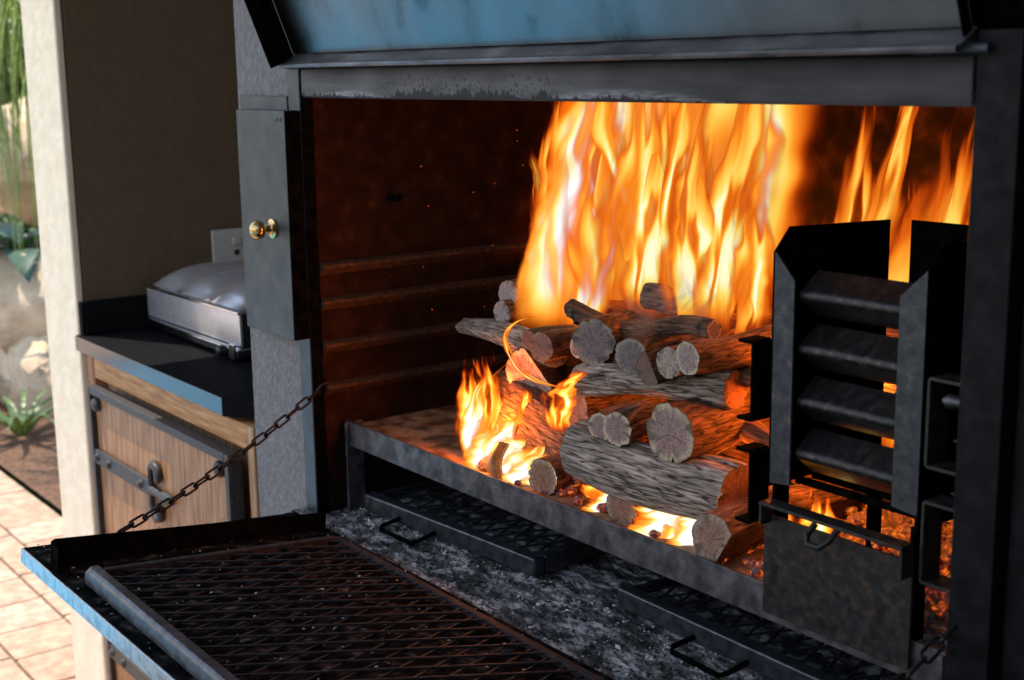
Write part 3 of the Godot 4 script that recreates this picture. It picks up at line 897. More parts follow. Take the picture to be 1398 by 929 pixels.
func make_brazier() -> void:
	var b := thing("brazier", "black steel ember basket with angle iron bars at the right", "brazier", Vector3(1.02, .94, -.16))
	var ft := Vector3(0, 0, -.003)
	# side plates with chamfered front corner
	for q in [[.923, 0], [1.112, 1]]:
		var x: float = q[0]
		var s := st_new()
		prism(s, [Vector3(x, 1.06, -.05), Vector3(x, 1.313, -.05), Vector3(x, 1.338, -.073), Vector3(x, 1.333, -.236), Vector3(x, 1.06, -.236)], Vector3(.003, 0, 0))
		part(b, "side_plate", s, mats.soot_steel)
	for q in [[.926, .953, 1.314, 1.286, 1.064], [1.1145, 1.0845, 1.314, 1.286, 1.075]]:
		var s := st_new()
		prism(s, [Vector3(q[0], q[4], -.0495), Vector3(q[0], q[2], -.0495), Vector3(q[1], q[3], -.0495), Vector3(q[1], q[4] + .003, -.0495)], ft)
		part(b, "front_flange", s, mats.blue_steel if false else mats["flange"])
	var bk := st_new()
	box(bk, Vector3(.932, 1.1, -.268), Vector3(1.116, 1.331, -.264), .001)
	part(b, "back_plate", bk, mats.soot_steel)
	for k in 4:
		var y := 1.27 - k * .0565
		var s := st_new()
		var o := 0.004
		var pr := []
		for p in [[-.085, y + .024], [-.06, y + .004], [-.057, y], [-.06, y - .004], [-.085, y - .024], [-.087, y - .022], [-.064, y], [-.087, y + .022]]:
			pr.append(Vector3(.9535, p[1], p[0]))
		# V shaped section: two strips meeting at a rounded nose
		pr[1].z = -.0625; pr[1].y = y + .0065
		pr[3].z = -.0625; pr[3].y = y - .0065
		pr.insert(2, Vector3(.9535, y + .0042, -.0588))
		pr.insert(4, Vector3(.9535, y - .0042, -.0588))
		var nv := [Vector3(0, .78, .62), Vector3(0, .78, .62), Vector3(0, .5, .87), Vector3(0, 0, 1), Vector3(0, -.5, .87), Vector3(0, -.78, .62), Vector3(0, -.78, .62)]
		for i in 6:
			quad(s, [pr[i], pr[i + 1], pr[i + 1] + Vector3(.131, 0, 0), pr[i] + Vector3(.131, 0, 0)], [nv[i], nv[i + 1], nv[i + 1], nv[i]])
		for i in [[6, 7], [7, 8], [8, 9], [9, 0]]:
			var a: Vector3 = pr[i[0]]
			var c: Vector3 = pr[i[1]]
			flat4(s, a, c, c + Vector3(.131, 0, 0), a + Vector3(.131, 0, 0), Vector3(0, 0, -1))
		part(b, "angle_bar", s, mats.bar_steel)
	# low legs and floor bars
	for x in [.926, 1.105]:
		for z in [-.075, -.235]:
			part(b, "leg", boxm(Vector3(x, .94, z), Vector3(x + .006, 1.062, z + .022), .001), mats.soot_steel)
	for k in 6:
		part(b, "floor_bar", boxm(Vector3(.93, 1.058, -.09 - k * .027), Vector3(1.11, 1.066, -.084 - k * .027), .001), mats.soot_steel)
	# ash plate in front of the tray, its catch and ring
	var p := thing("ash_plate", "rust tinged steel plate with handle below the brazier", "plate", Vector3(1.02, .92, -.04))
	part(p, "plate", boxm(Vector3(.927, .92, -.0445), Vector3(1.119, 1.032, -.0405), .001), mats.brown_steel)
	var s2 := st_new()
	bar(s2, Vector3(.937, 1.05, -.03), Vector3(1.121, 1.05, -.03), .02, .004, Vector3.UP)
	bar(s2, Vector3(1.119, 1.0505, -.03), Vector3(1.119, 1.018, -.03), .004, .018, Vector3.BACK)
	bar(s2, Vector3(.939, 1.0505, -.03), Vector3(.939, 1.026, -.03), .004, .018, Vector3.BACK)
	part(p, "catch_bar", s2, mats.brown_steel)
	var rg := st_new()
	tube(rg, [Vector3(1.012, 1.046, -.024), Vector3(1.01, 1.036, -.014), Vector3(1.016, 1.029, -.008), Vector3(1.03, 1.029, -.008), Vector3(1.038, 1.036, -.013), Vector3(1.04, 1.046, -.024)], .0035, 8)
	part(p, "ring_handle", rg, mats.brown_steel)

# ------------------------------------------------------------------ worktop, cabinet, warmer
func make_worktop() -> void:
	var c := thing("cabinet", "wooden cabinet with strap hinged door under black worktop", "cabinet", Vector3(-.66, 0, -.2))
	var z := 0.0
	part(c, "carcass", boxm(Vector3(-1.074, 0.0, -1.09), Vector3(-.24, .895, -.03), .002), mats.wood_stile)
	part(c, "top_rail", boxm(Vector3(-1.03, .845, -.0295), Vector3(-.262, .893, 0.0), .003), mats.wood_rail)
	part(c, "stile", boxm(Vector3(-.262, 0.0, -.0295), Vector3(-.236, .8935, 0.001), .003), mats.wood_stile)
	part(c, "stile", boxm(Vector3(-1.0735, 0.0, -.0295), Vector3(-1.031, .8935, 0.001), .003), mats.wood_panel)
	part(c, "bottom_rail", boxm(Vector3(-1.03, 0.0, -.0295), Vector3(-.262, .05, 0.0), .003), mats.wood_rail)
	var tp := st_new()
	var o := [Vector3(-1.0745, .903, .02), Vector3(-.31, .903, .02), Vector3(-.236, .903, -.03), Vector3(-.236, .903, -1.09), Vector3(-1.0745, .903, -1.09)]
	prism(tp, o, Vector3(0, .035, 0))
	part(c, "worktop", tp, mats.granite)
	part(c, "polished_edge", boxm(Vector3(-1.0745, .904, .0203), Vector3(-.311, .937, .0225), .001), mats.granite_edge)
	part(c, "upstand", boxm(Vector3(-1.0745, .9385, -1.08), Vector3(-1.055, 1.012, .01), .002), mats.granite)
	# door
	var d := part(c, "door", boxm(Vector3(-.985, .075, .0005), Vector3(-.30, .82, .018), .002), mats.wood_panel)
	part(d, "door_edge", boxm(Vector3(-1.0, .06, .0008), Vector3(-.985, .838, .03), .002), mats.iron_strap)
	part(d, "door_edge", boxm(Vector3(-.30, .06, .0008), Vector3(-.283, .838, .03), .002), mats.iron_strap)
	part(d, "door_edge", boxm(Vector3(-.9845, .8205, .0008), Vector3(-.3005, .838, .03), .002), mats.iron_strap)
	part(d, "door_edge", boxm(Vector3(-.9845, .06, .0008), Vector3(-.3005, .0745, .03), .002), mats.iron_strap)
	for q in [[-.965, .8], [-.335, .8], [-.965, .1], [-.335, .1]]:
		var r := st_new()
		lathe(r, [Vector2(.016, 0), Vector2(.016, .008), Vector2(.012, .013), Vector2(0, .015)], Transform3D(Basis(Vector3.RIGHT, PI / 2), Vector3(q[0], q[1], .0182)), 14)
		part(d, "corner_bolt", r, mats.iron_strap)
	for y in [.68, .22]:
		var h := st_new()
		bar(h, Vector3(-.995, y, .024), Vector3(-.66, y, .024), .034, .008, Vector3.BACK, .002)
		for sg in [-1.0, 1.0]:
			var pts := []
			for q in [[0, 0], [-.004, .03], [.002, .056], [.02, .068], [.04, .06], [.046, .04], [.036, .028]]:
				pts.append(Vector3(-.665 + q[0] * .9, y + sg * q[1] * .85, .026))
			tube(h, pts, [.006, .0065, .0075, .009, .009, .009, .005], 8)
		var tip := []
		for k in 7:
			tip.append(Vector3(-.665 + k * .018, y, .026))
		tube(h, tip, [.011, .009, .008, .01, .013, .01, .003], 8)
		part(d, "strap_hinge", h, mats.iron_strap)
		for x in [-.97, -.9, -.72]:
			var r := st_new()
			lathe(r, [Vector2(.01, 0), Vector2(.008, .005), Vector2(0, .007)], Transform3D(Basis(Vector3.RIGHT, PI / 2), Vector3(x, y, .028)), 12)
			part(d, "rivet", r, mats.iron_strap)
	make_warmer()

func make_warmer() -> void:
	var w := thing("food_warmer", "stainless steel buffet warmer with three domed lids on worktop", "food warmer", Vector3(-.8, .94, -.3))
	var x0 := -1.05
	var x1 := -.555
	var zf := -.125
	var zb := -.48
	part(w, "body", boxm(Vector3(x0 + .008, .968, zb + .012), Vector3(x1 - .008, 1.034, zf - .012), .003), mats.stainless)
	part(w, "base_ledge", boxm(Vector3(x0, .948, zb), Vector3(x1, .967, zf), .004), mats.stainless_rim)
	part(w, "top_rim", boxm(Vector3(x0 + .002, 1.0345, zb + .006), Vector3(x1 - .002, 1.0405, zf - .006), .002), mats.stainless_rim)
	part(w, "end_panel", boxm(Vector3(x1 - .0075, .968, zb + .016), Vector3(x1 - .004, 1.034, zf - .016), .001), mats.black_plastic)
	for x in [x0 + .03, x1 - .05]:
		for z in [zb + .03, zf - .05]:
			part(w, "foot", boxm(Vector3(x, .9385, z), Vector3(x + .02, .948, z + .02), .002), mats.black_plastic)
	# three domed lids
	var wl := (x1 - x0 - .03) / 3.0
	for k in 3:
		var cx := x0 + .015 + wl * (k + .5)
		var s := st_new()
		var nu := 20
		var nv := 20
		var ht := func(u: float, v: float) -> float:
			var a := pow(maxf(0.0, 1.0 - pow(absf(u), 2.0)), .75)
			var b := pow(maxf(0.0, 1.0 - pow(absf(v), 3.2)), .6)
			return 1.0408 + .047 * a * b
		var P := func(i: int, j: int) -> Vector3:
			var u := -1.0 + 2.0 * i / nu
			var v := -1.0 + 2.0 * j / nv
			return Vector3(cx + u * wl * .47, ht.call(u, v), lerpf(zb + .02, zf - .02, (v + 1) / 2))
		var N := func(i: int, j: int) -> Vector3:
			var a: Vector3 = P.call(mini(i + 1, nu), j) - P.call(maxi(i - 1, 0), j)
			var b2: Vector3 = P.call(i, mini(j + 1, nv)) - P.call(i, maxi(j - 1, 0))
			var n := b2.cross(a).normalized()
			return n if n.y > 0 else -n
		for i in nu:
			for j in nv:
				quad(s, [P.call(i, j), P.call(i + 1, j), P.call(i + 1, j + 1), P.call(i, j + 1)], [N.call(i, j), N.call(i + 1, j), N.call(i + 1, j + 1), N.call(i, j + 1)])
		part(w, "domed_lid", s, mats.stainless)
	# dial at the right of the ledge
	var kn := st_new()
	lathe(kn, [Vector2(.011, 0), Vector2(.011, .012), Vector2(.009, .015), Vector2(0, .016)], Transform3D(Basis(Vector3.RIGHT, PI / 2), Vector3(x1 - .06, .957, zf)), 14)
	part(w, "dial", kn, mats.black_plastic)
	part(w, "dial_plate", boxm(Vector3(x1 - .03, .945, zf - .001), Vector3(x1 - .006, .975, zf + .004), .001), mats.stainless_rim)

# ------------------------------------------------------------------ fire wood
# near end at a, far end at b; r0, r1 radii; o: flat (split face at that share of the radius, angle fa), ecc (x squeeze), cr (cracks), sd, bark, heart, sap
func log_piece(label: String, a: Vector3, b: Vector3, r0: float, r1: float, o := {}) -> Node3D:
	var z := (b - a).normalized()
	var x := Vector3.UP.cross(z).normalized()
	var y := z.cross(x)
	var t := thing(o.get("name", "log"), label, o.get("cat", "log"), a, o.get("group", "logs stacked in the fire"), Basis(x, y, z))
	var L := (b - a).length()
	var sd: int = o.get("sd", used_names.get("log", 0) + 200)
	var n1 := noise(sd, 1.0, 3)
	var n2 := noise(sd + 500, 1.0, 3)
	var rr := RandomNumberGenerator.new()
	rr.seed = sd
	var cracks := []
	for k in int(o.get("cr", 3)):
		cracks.append([rr.randf() * TAU, rr.randf_range(.05, .26), rr.randf_range(.0, .02)])
	var nt := 72
	var nl := maxi(8, int(L / .018))
	var flat: float = o.get("flat", 9.0)
	var fa: float = o.get("fa", 0.0)
	var ecc: float = o.get("ecc", 1.0)
	var bend: float = o.get("bend", .006)
	var rough: float = o.get("rough", .07)
	var scars: Array = o.get("scars", [])
	var burnt: float = o.get("burnt", .75)
	var tint := func(i: int, j: int) -> Color:
		var s := float(j) / nl
		var th := TAU * i / nt
		var p := Vector3(cos(th), sin(th), s * L * 14.0)
		var v := .8 + .5 * n2.get_noise_3d(p.x * .8 + 30.0, p.y * .8, p.z * .5) + .25 * n1.get_noise_3d(p.x * 2.5, p.y * 2.5 + 9.0, p.z * 1.5)
		var k := smooth(.28, .8, s + .5 * n1.get_noise_3d(p.x, p.y, p.z * .7 + 50.0)) * burnt  # char towards the far end, also painting the gaps as deeper shade
		v = lerpf(v, .12, k)
		for q in scars:
			var dd: float = Vector2(angle_difference(th, q[0]) * lerpf(r0, r1, s), (s - q[1]) * L * .55).length() / q[2]
			v *= 1.0 - .85 * exp(-dd * dd * 2.0)
		v = clampf(v, .05, 1.0)
		return Color(v, v * .985, v * .97)
	var pt := func(i: int, s: float) -> Vector3:
		var th := TAU * i / nt
		var R := lerpf(r0, r1, s)
		var c := Vector3(cos(th), sin(th), s * L * 6.0)
		var r := R * (1.0 + .1 * n1.get_noise_2d(cos(th) * 1.1 + 7.0, sin(th) * 1.1) + rough * .8 * n2.get_noise_3d(c.x * 1.6, c.y * 1.6, c.z * 1.3) + rough * .1 * n1.get_noise_3d(c.x * 5.0, c.y * 5.0, c.z * .7))
		for q in cracks:
			var d := absf(angle_difference(th, q[0]))
			var fade := clampf(1.0 - s * 2.2, o.get("cmin", .14), 1.0)
			r -= R * q[1] * fade * maxf(0.0, 1.0 - d / (q[2] + .075))
		var cf := cos(angle_difference(th, fa))
		if cf > 0.05: r = minf(r, R * flat / cf)
		for q in scars:
			var dd: float = Vector2(angle_difference(th, q[0]) * R, (s - q[1]) * L * .55).length() / q[2]
			r -= R * .55 * exp(-dd * dd * 1.5)
		var off := Vector3(sin(s * PI) * bend, sin(s * PI * 1.5 + sd) * bend, 0)
		return Vector3(cos(th) * r * ecc, sin(th) * r, s * L) + off * minf(1, s * 4)
	var s0 := st_new()
	var ring := []
	for j in nl + 1:
		var row := []
		for i in nt: row.append(pt.call(i, float(j) / nl))
		ring.append(row)
	var nrm := func(i: int, j: int) -> Vector3:
		var p1: Vector3 = ring[j][(i + 1) % nt] - ring[j][(i - 1 + nt) % nt]
		var p2: Vector3 = ring[mini(j + 1, nl)][i] - ring[maxi(j - 1, 0)][i]
		return p1.cross(p2).normalized()
	for j in nl:
		for i in nt:
			var k := (i + 1) % nt
			quad(s0, [ring[j][i], ring[j][k], ring[j + 1][k], ring[j + 1][i]], [nrm.call(i, j), nrm.call(k, j), nrm.call(k, j + 1), nrm.call(i, j + 1)], [], [tint.call(i, j), tint.call(k, j), tint.call(k, j + 1), tint.call(i, j + 1)])
	part(t, "bark", s0, mats[o.get("bark", "brown_bark")], Transform3D.IDENTITY, false)
	var heart: Color = o.get("heart", Color(.36, .27, .26))
	var sap: Color = o.get("sap", Color(.72, .63, .48))
	var tilt := Vector2(rr.randf_range(-.12, .12), rr.randf_range(-.12, .12))
	for e in 2:
		var j := 0 if e == 0 else nl
		var mid := Vector3.ZERO
		for p in ring[j]: mid += p / nt
		var s1 := st_new()
		var nz := Vector3(0, 0, -1.0 if e == 0 else 1.0)
		var fr := [0.0, .25, .5, .7, .8, .86, .93, 1.0]
		var cl := []
		for f in fr:
			var k := smooth(.72, .86, f)
			var c := (heart * Color(1.5, 1.3, 1.2)).lerp(sap * Color(1.28, 1.16, 1.06), k)
			if f > .97: c = c * .7
			cl.append(c)
		for q in fr.size() - 1:
			for i in nt:
				var k := (i + 1) % nt
				var ps := []
				var uvs := []
				for w in [[i, q], [k, q], [k, q + 1], [i, q + 1]]:
					var p: Vector3 = mid.lerp(ring[j][w[0]], fr[w[1]])
					var u := Vector2(p.x - mid.x, p.y - mid.y) / (2.3 * maxf(r0, r1))
					p.z += (.0012 * n1.get_noise_2d(p.x * 260.0, p.y * 260.0) - .0005 - (.002 if w[1] == fr.size() - 1 else 0.0) * 0.0) * -nz.z
					ps.append(p)
					uvs.append(u.rotated(sd) + Vector2(.5, .5))
				var cc := []
				for w in [[i, q], [k, q], [k, q + 1], [i, q + 1]]:
					var th: float = TAU * w[0] / nt
					var sc := smooth(.02, .4, n1.get_noise_3d(cos(th) * 1.2, sin(th) * 1.2, fr[w[1]] * .8 + 20.0 * e)) * smooth(.35, .9, fr[w[1]])
					cc.append((cl[w[1]] as Color).lerp(Color(.06, .05, .045), sc * .75))
				quad(s1, ps, [nz, nz, nz, nz], uvs, cc)
		part(t, "cut_end", s1, mats.end_grain if not o.has("char_end") else mats.char, Transform3D.IDENTITY, false)
	return t

func make_logs() -> void:
	var red := {"heart": Color(.34, .2, .14), "sap": Color(.52, .42, .3)}
	# on the tray floor, pointing into the fire
	log_piece("short log at the tray rim left of centre, pale round end", Vector3(.495, .962, -.075), Vector3(.44, .962, -.36), .0255, .025, red)
	log_piece("short log at the tray rim under the thick grey log", Vector3(.652, .96, -.078), Vector3(.61, .962, -.36), .0245, .025, red)
	log_piece("split log at the tray rim beside the steel plate, squarish cut end", Vector3(.833, .968, -.06), Vector3(.82, .968, -.34), .034, .032, {"flat": .45, "fa": -2.6, "heart": Color(.33, .22, .17), "sap": Color(.5, .4, .3), "cr": 2})
	log_piece("log lying deep in the flames on the tray floor left", Vector3(.34, .964, -.16), Vector3(.36, .964, -.42), .026, .026)
	# second layer: along the front
	log_piece("thick grey log lying along the front with round end facing right", Vector3(.812, 1.004, -.122), Vector3(.555, 1.012, -.092), .0405, .0375, {"bark": "grey_bark", "heart": Color(.38, .2, .12), "sap": Color(.42, .24, .14), "cr": 5, "sd": 310, "rough": .05, "cmin": .3, "burnt": .1})
	log_piece("dark split log along the front at the left over the low flame", Vector3(.525, .985, -.14), Vector3(.285, 1.015, -.165), .042, .048, {"flat": .55, "fa": .35, "cr": 5, "rough": .1, "cmin": .5, "burnt": .4})
	log_piece("log along the back of the stack, low", Vector3(.86, 1.0, -.33), Vector3(.3, 1.0, -.33), .035, .035)
	# third layer: ends towards the viewer
	log_piece("narrow split log end standing upright left of the twin ends", Vector3(.505, 1.045, -.128), Vector3(.49, 1.045, -.42), .037, .034, {"ecc": .6, "cr": 1, "heart": Color(.36, .27, .26), "sap": Color(.5, .42, .37)})
	log_piece("small log end, left one of the twin ends on the grey log", Vector3(.612, 1.056, -.078), Vector3(.54, 1.05, -.38), .0185, .017, {"cr": 2})
	log_piece("small cracked log end, right one of the twin ends on the grey log", Vector3(.648, 1.061, -.075), Vector3(.58, 1.06, -.38), .022, .02, {"cr": 5, "sd": 322})
	log_piece("large log end with pale rim and dark split above the thick grey log", Vector3(.738, 1.074, -.08), Vector3(.69, 1.07, -.42), .036, .036, {"cr": 3, "sd": 331, "sap": Color(.62, .54, .4)})
	log_piece("half round split log end at the left above the dark split log", Vector3(.365, 1.07, -.155), Vector3(.27, 1.065, -.44), .041, .036, {"flat": .45, "fa": 2.4, "cr": 1, "sd": 337, "heart": Color(.36, .28, .27)})
	log_piece("orange lit log between the split end and the thick grey log", Vector3(.54, 1.012, -.14), Vector3(.53, 1.012, -.42), .03, .028, {"flat": .5, "fa": 1.2, "heart": Color(.5, .3, .16), "sap": Color(.5, .3, .16)})
	# fourth layer: along the front
	log_piece("grey knotted log lying along the middle with hollow scars", Vector3(.757, 1.117, -.17), Vector3(.512, 1.1, -.13), .0245, .024, {"bark": "grey_bark", "rough": .22, "cr": 2, "sd": 345, "bend": .009, "burnt": .1, "scars": [[1.2, .2, .012], [.7, .55, .014], [1.5, .72, .011], [.2, .8, .01], [.5, .35, .009]], "heart": Color(.4, .18, .1), "sap": Color(.4, .2, .1)})
	log_piece("weathered pointed log sticking out at the left of the stack", Vector3(.385, 1.104, -.185), Vector3(.105, 1.103, -.215), .024, .012, {"bark": "grey_bark", "rough": .16, "flat": .55, "fa": 1.0, "sd": 351, "burnt": .1})
	log_piece("log along the back of the stack, in its middle", Vector3(.88, 1.1, -.34), Vector3(.3, 1.1, -.34), .028, .028)
	# fifth layer: ends towards the viewer
	log_piece("thin dark log end beside the curling flame, left of a thicker one", Vector3(.383, 1.126, -.14), Vector3(.33, 1.12, -.42), .0145, .013, {"bark": "char", "heart": Color(.12, .105, .1), "sap": Color(.2, .18, .15)})
	log_piece("dark log end with a cross split beside the curling flame", Vector3(.418, 1.122, -.135), Vector3(.36, 1.12, -.42), .0215, .02, {"cr": 4, "heart": Color(.15, .13, .125), "sap": Color(.24, .2, .17), "sd": 361})
	log_piece("wide cracked log end high in the middle of the stack", Vector3(.55, 1.151, -.12), Vector3(.42, 1.15, -.42), .031, .03, {"cr": 6, "sd": 367, "rough": .1, "heart": Color(.25, .21, .225), "sap": Color(.4, .36, .29)})
	log_piece("round grey log end with pale rim right of the wide cracked end", Vector3(.646, 1.15, -.1), Vector3(.54, 1.15, -.40), .0235, .022, {"cr": 1, "sd": 371, "heart": Color(.22, .2, .2), "sap": Color(.42, .4, .33)})
	log_piece("bark covered slab leaning beside the round grey end", Vector3(.684, 1.143, -.096), Vector3(.66, 1.14, -.36), .022, .02, {"flat": .2, "fa": 2.6, "cr": 0, "heart": Color(.2, .13, .1), "sap": Color(.2, .13, .1), "sd": 377})
	log_piece("small pale log end with a notch at the right, lower of a pair", Vector3(.714, 1.153, -.1), Vector3(.68, 1.16, -.38), .0195, .018, {"cr": 3, "sd": 381, "heart": Color(.42, .37, .33), "sap": Color(.5, .45, .38)})
	log_piece("oval log end with pale rim at the right, upper of a pair", Vector3(.746, 1.164, -.1), Vector3(.76, 1.175, -.42), .0205, .021, {"cr": 1, "sd": 387, "heart": Color(.34, .28, .28), "sap": Color(.6, .56, .44)})
	log_piece("slim brown log end low between the dark end and the wide cracked end", Vector3(.482, 1.13, -.15), Vector3(.42, 1.125, -.42), .015, .014, {"cr": 2, "sd": 411})
	log_piece("slim log peeping out under the wide cracked end", Vector3(.52, 1.118, -.15), Vector3(.5, 1.115, -.42), .013, .013, {"cr": 1, "sd": 413})
	log_piece("slim log lying along the stack just above the grey knotted log at the right", Vector3(.86, 1.142, -.2), Vector3(.64, 1.128, -.2), .013, .014, {"cr": 1, "sd": 417, "heart": Color(.4, .18, .1), "sap": Color(.4, .2, .1)})
	log_piece("slim log lying along the stack behind the large pale rimmed end", Vector3(.87, 1.05, -.2), Vector3(.6, 1.072, -.21), .015, .015, {"cr": 1, "sd": 419, "heart": Color(.4, .18, .1), "sap": Color(.4, .2, .1)})
	log_piece("slim curved log lying across the top under the tall flames", Vector3(.72, 1.186, -.17), Vector3(.42, 1.165, -.19), .012, .014, {"cr": 1, "sd": 423, "bend": .012, "burnt": .4})
	# top
	log_piece("pale log end at the upper left, upper of two", Vector3(.224, 1.164, -.222), Vector3(.19, 1.15, -.46), .021, .02, {"cr": 2, "sd": 391, "heart": Color(.45, .42, .42), "sap": Color(.55, .5, .46)})
	log_piece("pale log end at the upper left, lower of two", Vector3(.23, 1.137, -.205), Vector3(.2, 1.13, -.46), .0185, .018, {"cr": 3, "sd": 397, "heart": Color(.42, .4, .4), "sap": Color(.55, .5, .46)})
	log_piece("stub of log on top of the stack inside the flames", Vector3(.61, 1.194, -.255), Vector3(.52, 1.19, -.245), .019, .019, {"bark": "grey_bark", "heart": Color(.4, .22, .12), "sap": Color(.42, .24, .14)})
	log_piece("long reddish log on top running right behind the brazier", Vector3(.6, 1.172, -.24), Vector3(.92, 1.178, -.36), .017, .017, {"heart": Color(.3, .2, .15)})
	log_piece("upper log on top of the stack running into the flames", Vector3(.4, 1.155, -.27), Vector3(.82, 1.165, -.40), .018, .018)
	for q in [[Vector3(.292, 1.094, -.178), "leftmost charred lump under the pointed log", .013], [Vector3(.318, 1.09, -.168), "middle charred lump under the pointed log", .013], [Vector3(.345, 1.077, -.158), "rounded charred lump beside the half round end", .016]]:
		log_piece(q[1], q[0], q[0] + Vector3(.02, .0, -.06), q[2], q[2] * .9, {"bark": "char", "char_end": true, "name": "charcoal", "cat": "charcoal", "group": "charred lumps", "rough": .2})
	log_piece("black twig stub on the stack under the tall flames", Vector3(.45, 1.155, -.18), Vector3(.44, 1.18, -.19), .009, .006, {"bark": "char", "char_end": true, "rough": .25, "name": "twig", "cat": "twig", "group": " "})
	log_piece("pale kindling stick standing in the white flame at the tray rim", Vector3(.40, .935, -.066), Vector3(.385, .985, -.085), .013, .012, {"flat": .5, "fa": .5, "bark": "wood_rail", "name": "kindling", "cat": "kindling", "group": " "})

# ------------------------------------------------------------------ flames
var flame_tex := []

func flame_texture(sd: int, core := false) -> ImageTexture:
	var w := 160
	var h := 384
	var im := Image.create(w, h, false, Image.FORMAT_RGBA8)
	var n := noise(sd, 1.0, 2)
	var n2 := noise(sd + 31, 1.0, 2)
	var n3 := noise(sd + 57, 1.0, 2)
	var g := ramp([[0.0, Color8(60, 6, 0)], [.2, Color8(140, 38, 4)], [.4, Color8(215, 88, 14)], [.58, Color8(246, 142, 36)], [.74, Color8(255, 190, 70)], [.88, Color8(255, 226, 120)], [1.0, Color8(255, 248, 205)]])
	if core: g = ramp([[0.0, Color8(110, 24, 2)], [.25, Color8(230, 110, 20)], [.45, Color8(252, 158, 48)], [.62, Color8(255, 205, 105)], [.78, Color8(255, 240, 190)], [.92, Color8(255, 253, 238)], [1.0, Color8(255, 255, 250)]])
	var sc: float = [.75, 1.0, 1.35, .6, 1.15][(sd / 17) % 5]
	for y in h:
		var v := 1.0 - (y + .5) / h          # 0 at the base
		for x in w:
			var u := (x + .5) / w * 2.0 - 1.0
			var wu := u + .3 * n2.get_noise_2d(v * 1.7, 3.0) * v + .14 * n2.get_noise_2d(v * 4.0, u * 1.2 + 9.0)
			var ew := absf(wu) + .2 * n2.get_noise_2d(v * 5.0 + (20.0 if wu > 0 else 60.0), 1.0) * smooth(.05, .3, v)
			var ed := 1.0 - smooth(.25, .98, ew)
			var st := .5 + .8 * n.get_noise_2d(wu * 1.35 * sc + .45 * n2.get_noise_2d(u * 1.2, v * 2.4), v * 1.3)
			var hole := smooth(.1, .5, n3.get_noise_2d(wu * 1.6 + 40.0, v * 1.8))
			var fine := .5 + .8 * n.get_noise_2d(wu * 4.0 * sc + 20.0 + .8 * n2.get_noise_2d(u, v * 2.0), v * 1.2)
			var line := maxf(0.0, 1.0 - absf(n3.get_noise_2d(wu * 2.6 + 70.0, v * 1.0)) * 9.0)
			var i := ed * (.4 + .52 * st + .08 * fine + .03 * line) * (1.0 - .55 * hole)
			if core: i = pow(ed, .6) * (.9 + .3 * (st - .5)) * (1.0 - .25 * hole)
			i *= 1.0 - (.3 if core else .4) * v
			i -= smooth(.45, 1.0, v) * (.12 + .5 * (1.0 - st))
			i *= smooth(-.05, .22, v)
			i *= 1.0 - smooth(.84, 1.0, v)
			i *= 1.0 - smooth(.78, .99, absf(u))
			i = clampf(i * 1.25, 0, 1)
			var c := g.sample(i)
			c.a = smooth(.04, .58, i) * .97
			im.set_pixel(x, y, c)
	return ImageTexture.create_from_image(im)

func smoke_texture() -> ImageTexture:
	var w := 128
	var h := 160
	var im := Image.create(w, h, false, Image.FORMAT_RGBA8)
	var n := noise(811, 1.0, 3)
	for y in h:
		var v := 1.0 - (y + .5) / h
		for x in w:
			var u := (x + .5) / w * 2.0 - 1.0
			var a := (1.0 - smooth(.2, .98, absf(u))) * smooth(0, .2, v) * (1.0 - smooth(.45, .98, v))
			a *= .1 + .8 * smooth(-.25, .55, n.get_noise_2d(u * 1.6 + .5 * n.get_noise_2d(v * 2.0, 4.0), v * 1.3))
			im.set_pixel(x, y, Color(.85, .8, .78, a * .55))
	return ImageTexture.create_from_image(im)

func tongue(parent: Node3D, base: Vector3, tip: Vector3, width: float, face: float, mat: Material, o := {}) -> void:
	var s := st_new()
	var nt := 26
	var nu := 8
	var f := Vector3(sin(face), 0, cos(face))
	var a := Vector3(cos(face), 0, -sin(face))
	var ph: float = o.get("ph", rng.randf() * TAU)
	var sway: float = o.get("sway", .05)
	var curl: float = o.get("curl", .35)
	var tint: Color = o.get("tint", Color.WHITE)
	var mir: bool = o.get("mirror", rng.randf() < .5)
	var taper: float = o.get("taper", .75)
	var path: Array = o.get("path", [])
	var P := func(i: int, j: int) -> Vector3:
		var t := float(j) / nt
		var u := -1.0 + 2.0 * i / nu
		var w := width * .5 * (1.0 - taper * pow(t, 1.4)) * (.72 + .28 * smooth(0, .2, t))
		w *= 1.0 + .16 * sin(t * 9.0 + ph * 2.0)
		var c: Vector3
		if path.size():
			var q := t * (path.size() - 1)
			var k := mini(int(q), path.size() - 2)
			c = path[maxi(k, 0)].cubic_interpolate(path[k + 1], path[maxi(k - 1, 0)], path[mini(k + 2, path.size() - 1)], q - k)
		else:
			c = base.lerp(tip, t)
		c += a * sway * width * sin(t * 4.2 + ph) * t + f * sway * .6 * width * sin(t * 5.1 + ph * 1.7) * t
		return c + a * u * w - f * curl * w * u * u + f * .12 * w * sin(u * 5.0 + t * 6.0 + ph)
	for j in nt:
		for i in nu:
			var p: Array = [P.call(i, j), P.call(i + 1, j), P.call(i + 1, j + 1), P.call(i, j + 1)]
			var uv := []
			for k in [[i, j], [i + 1, j], [i + 1, j + 1], [i, j + 1]]:
				var uu := float(k[0]) / nu
				uv.append(Vector2(1.0 - uu if mir else uu, 1.0 - float(k[1]) / nt))
			quad(s, p, [f, f, f, f], uv, [tint, tint, tint, tint])
	part(parent, "flame_tongue", s, mat)

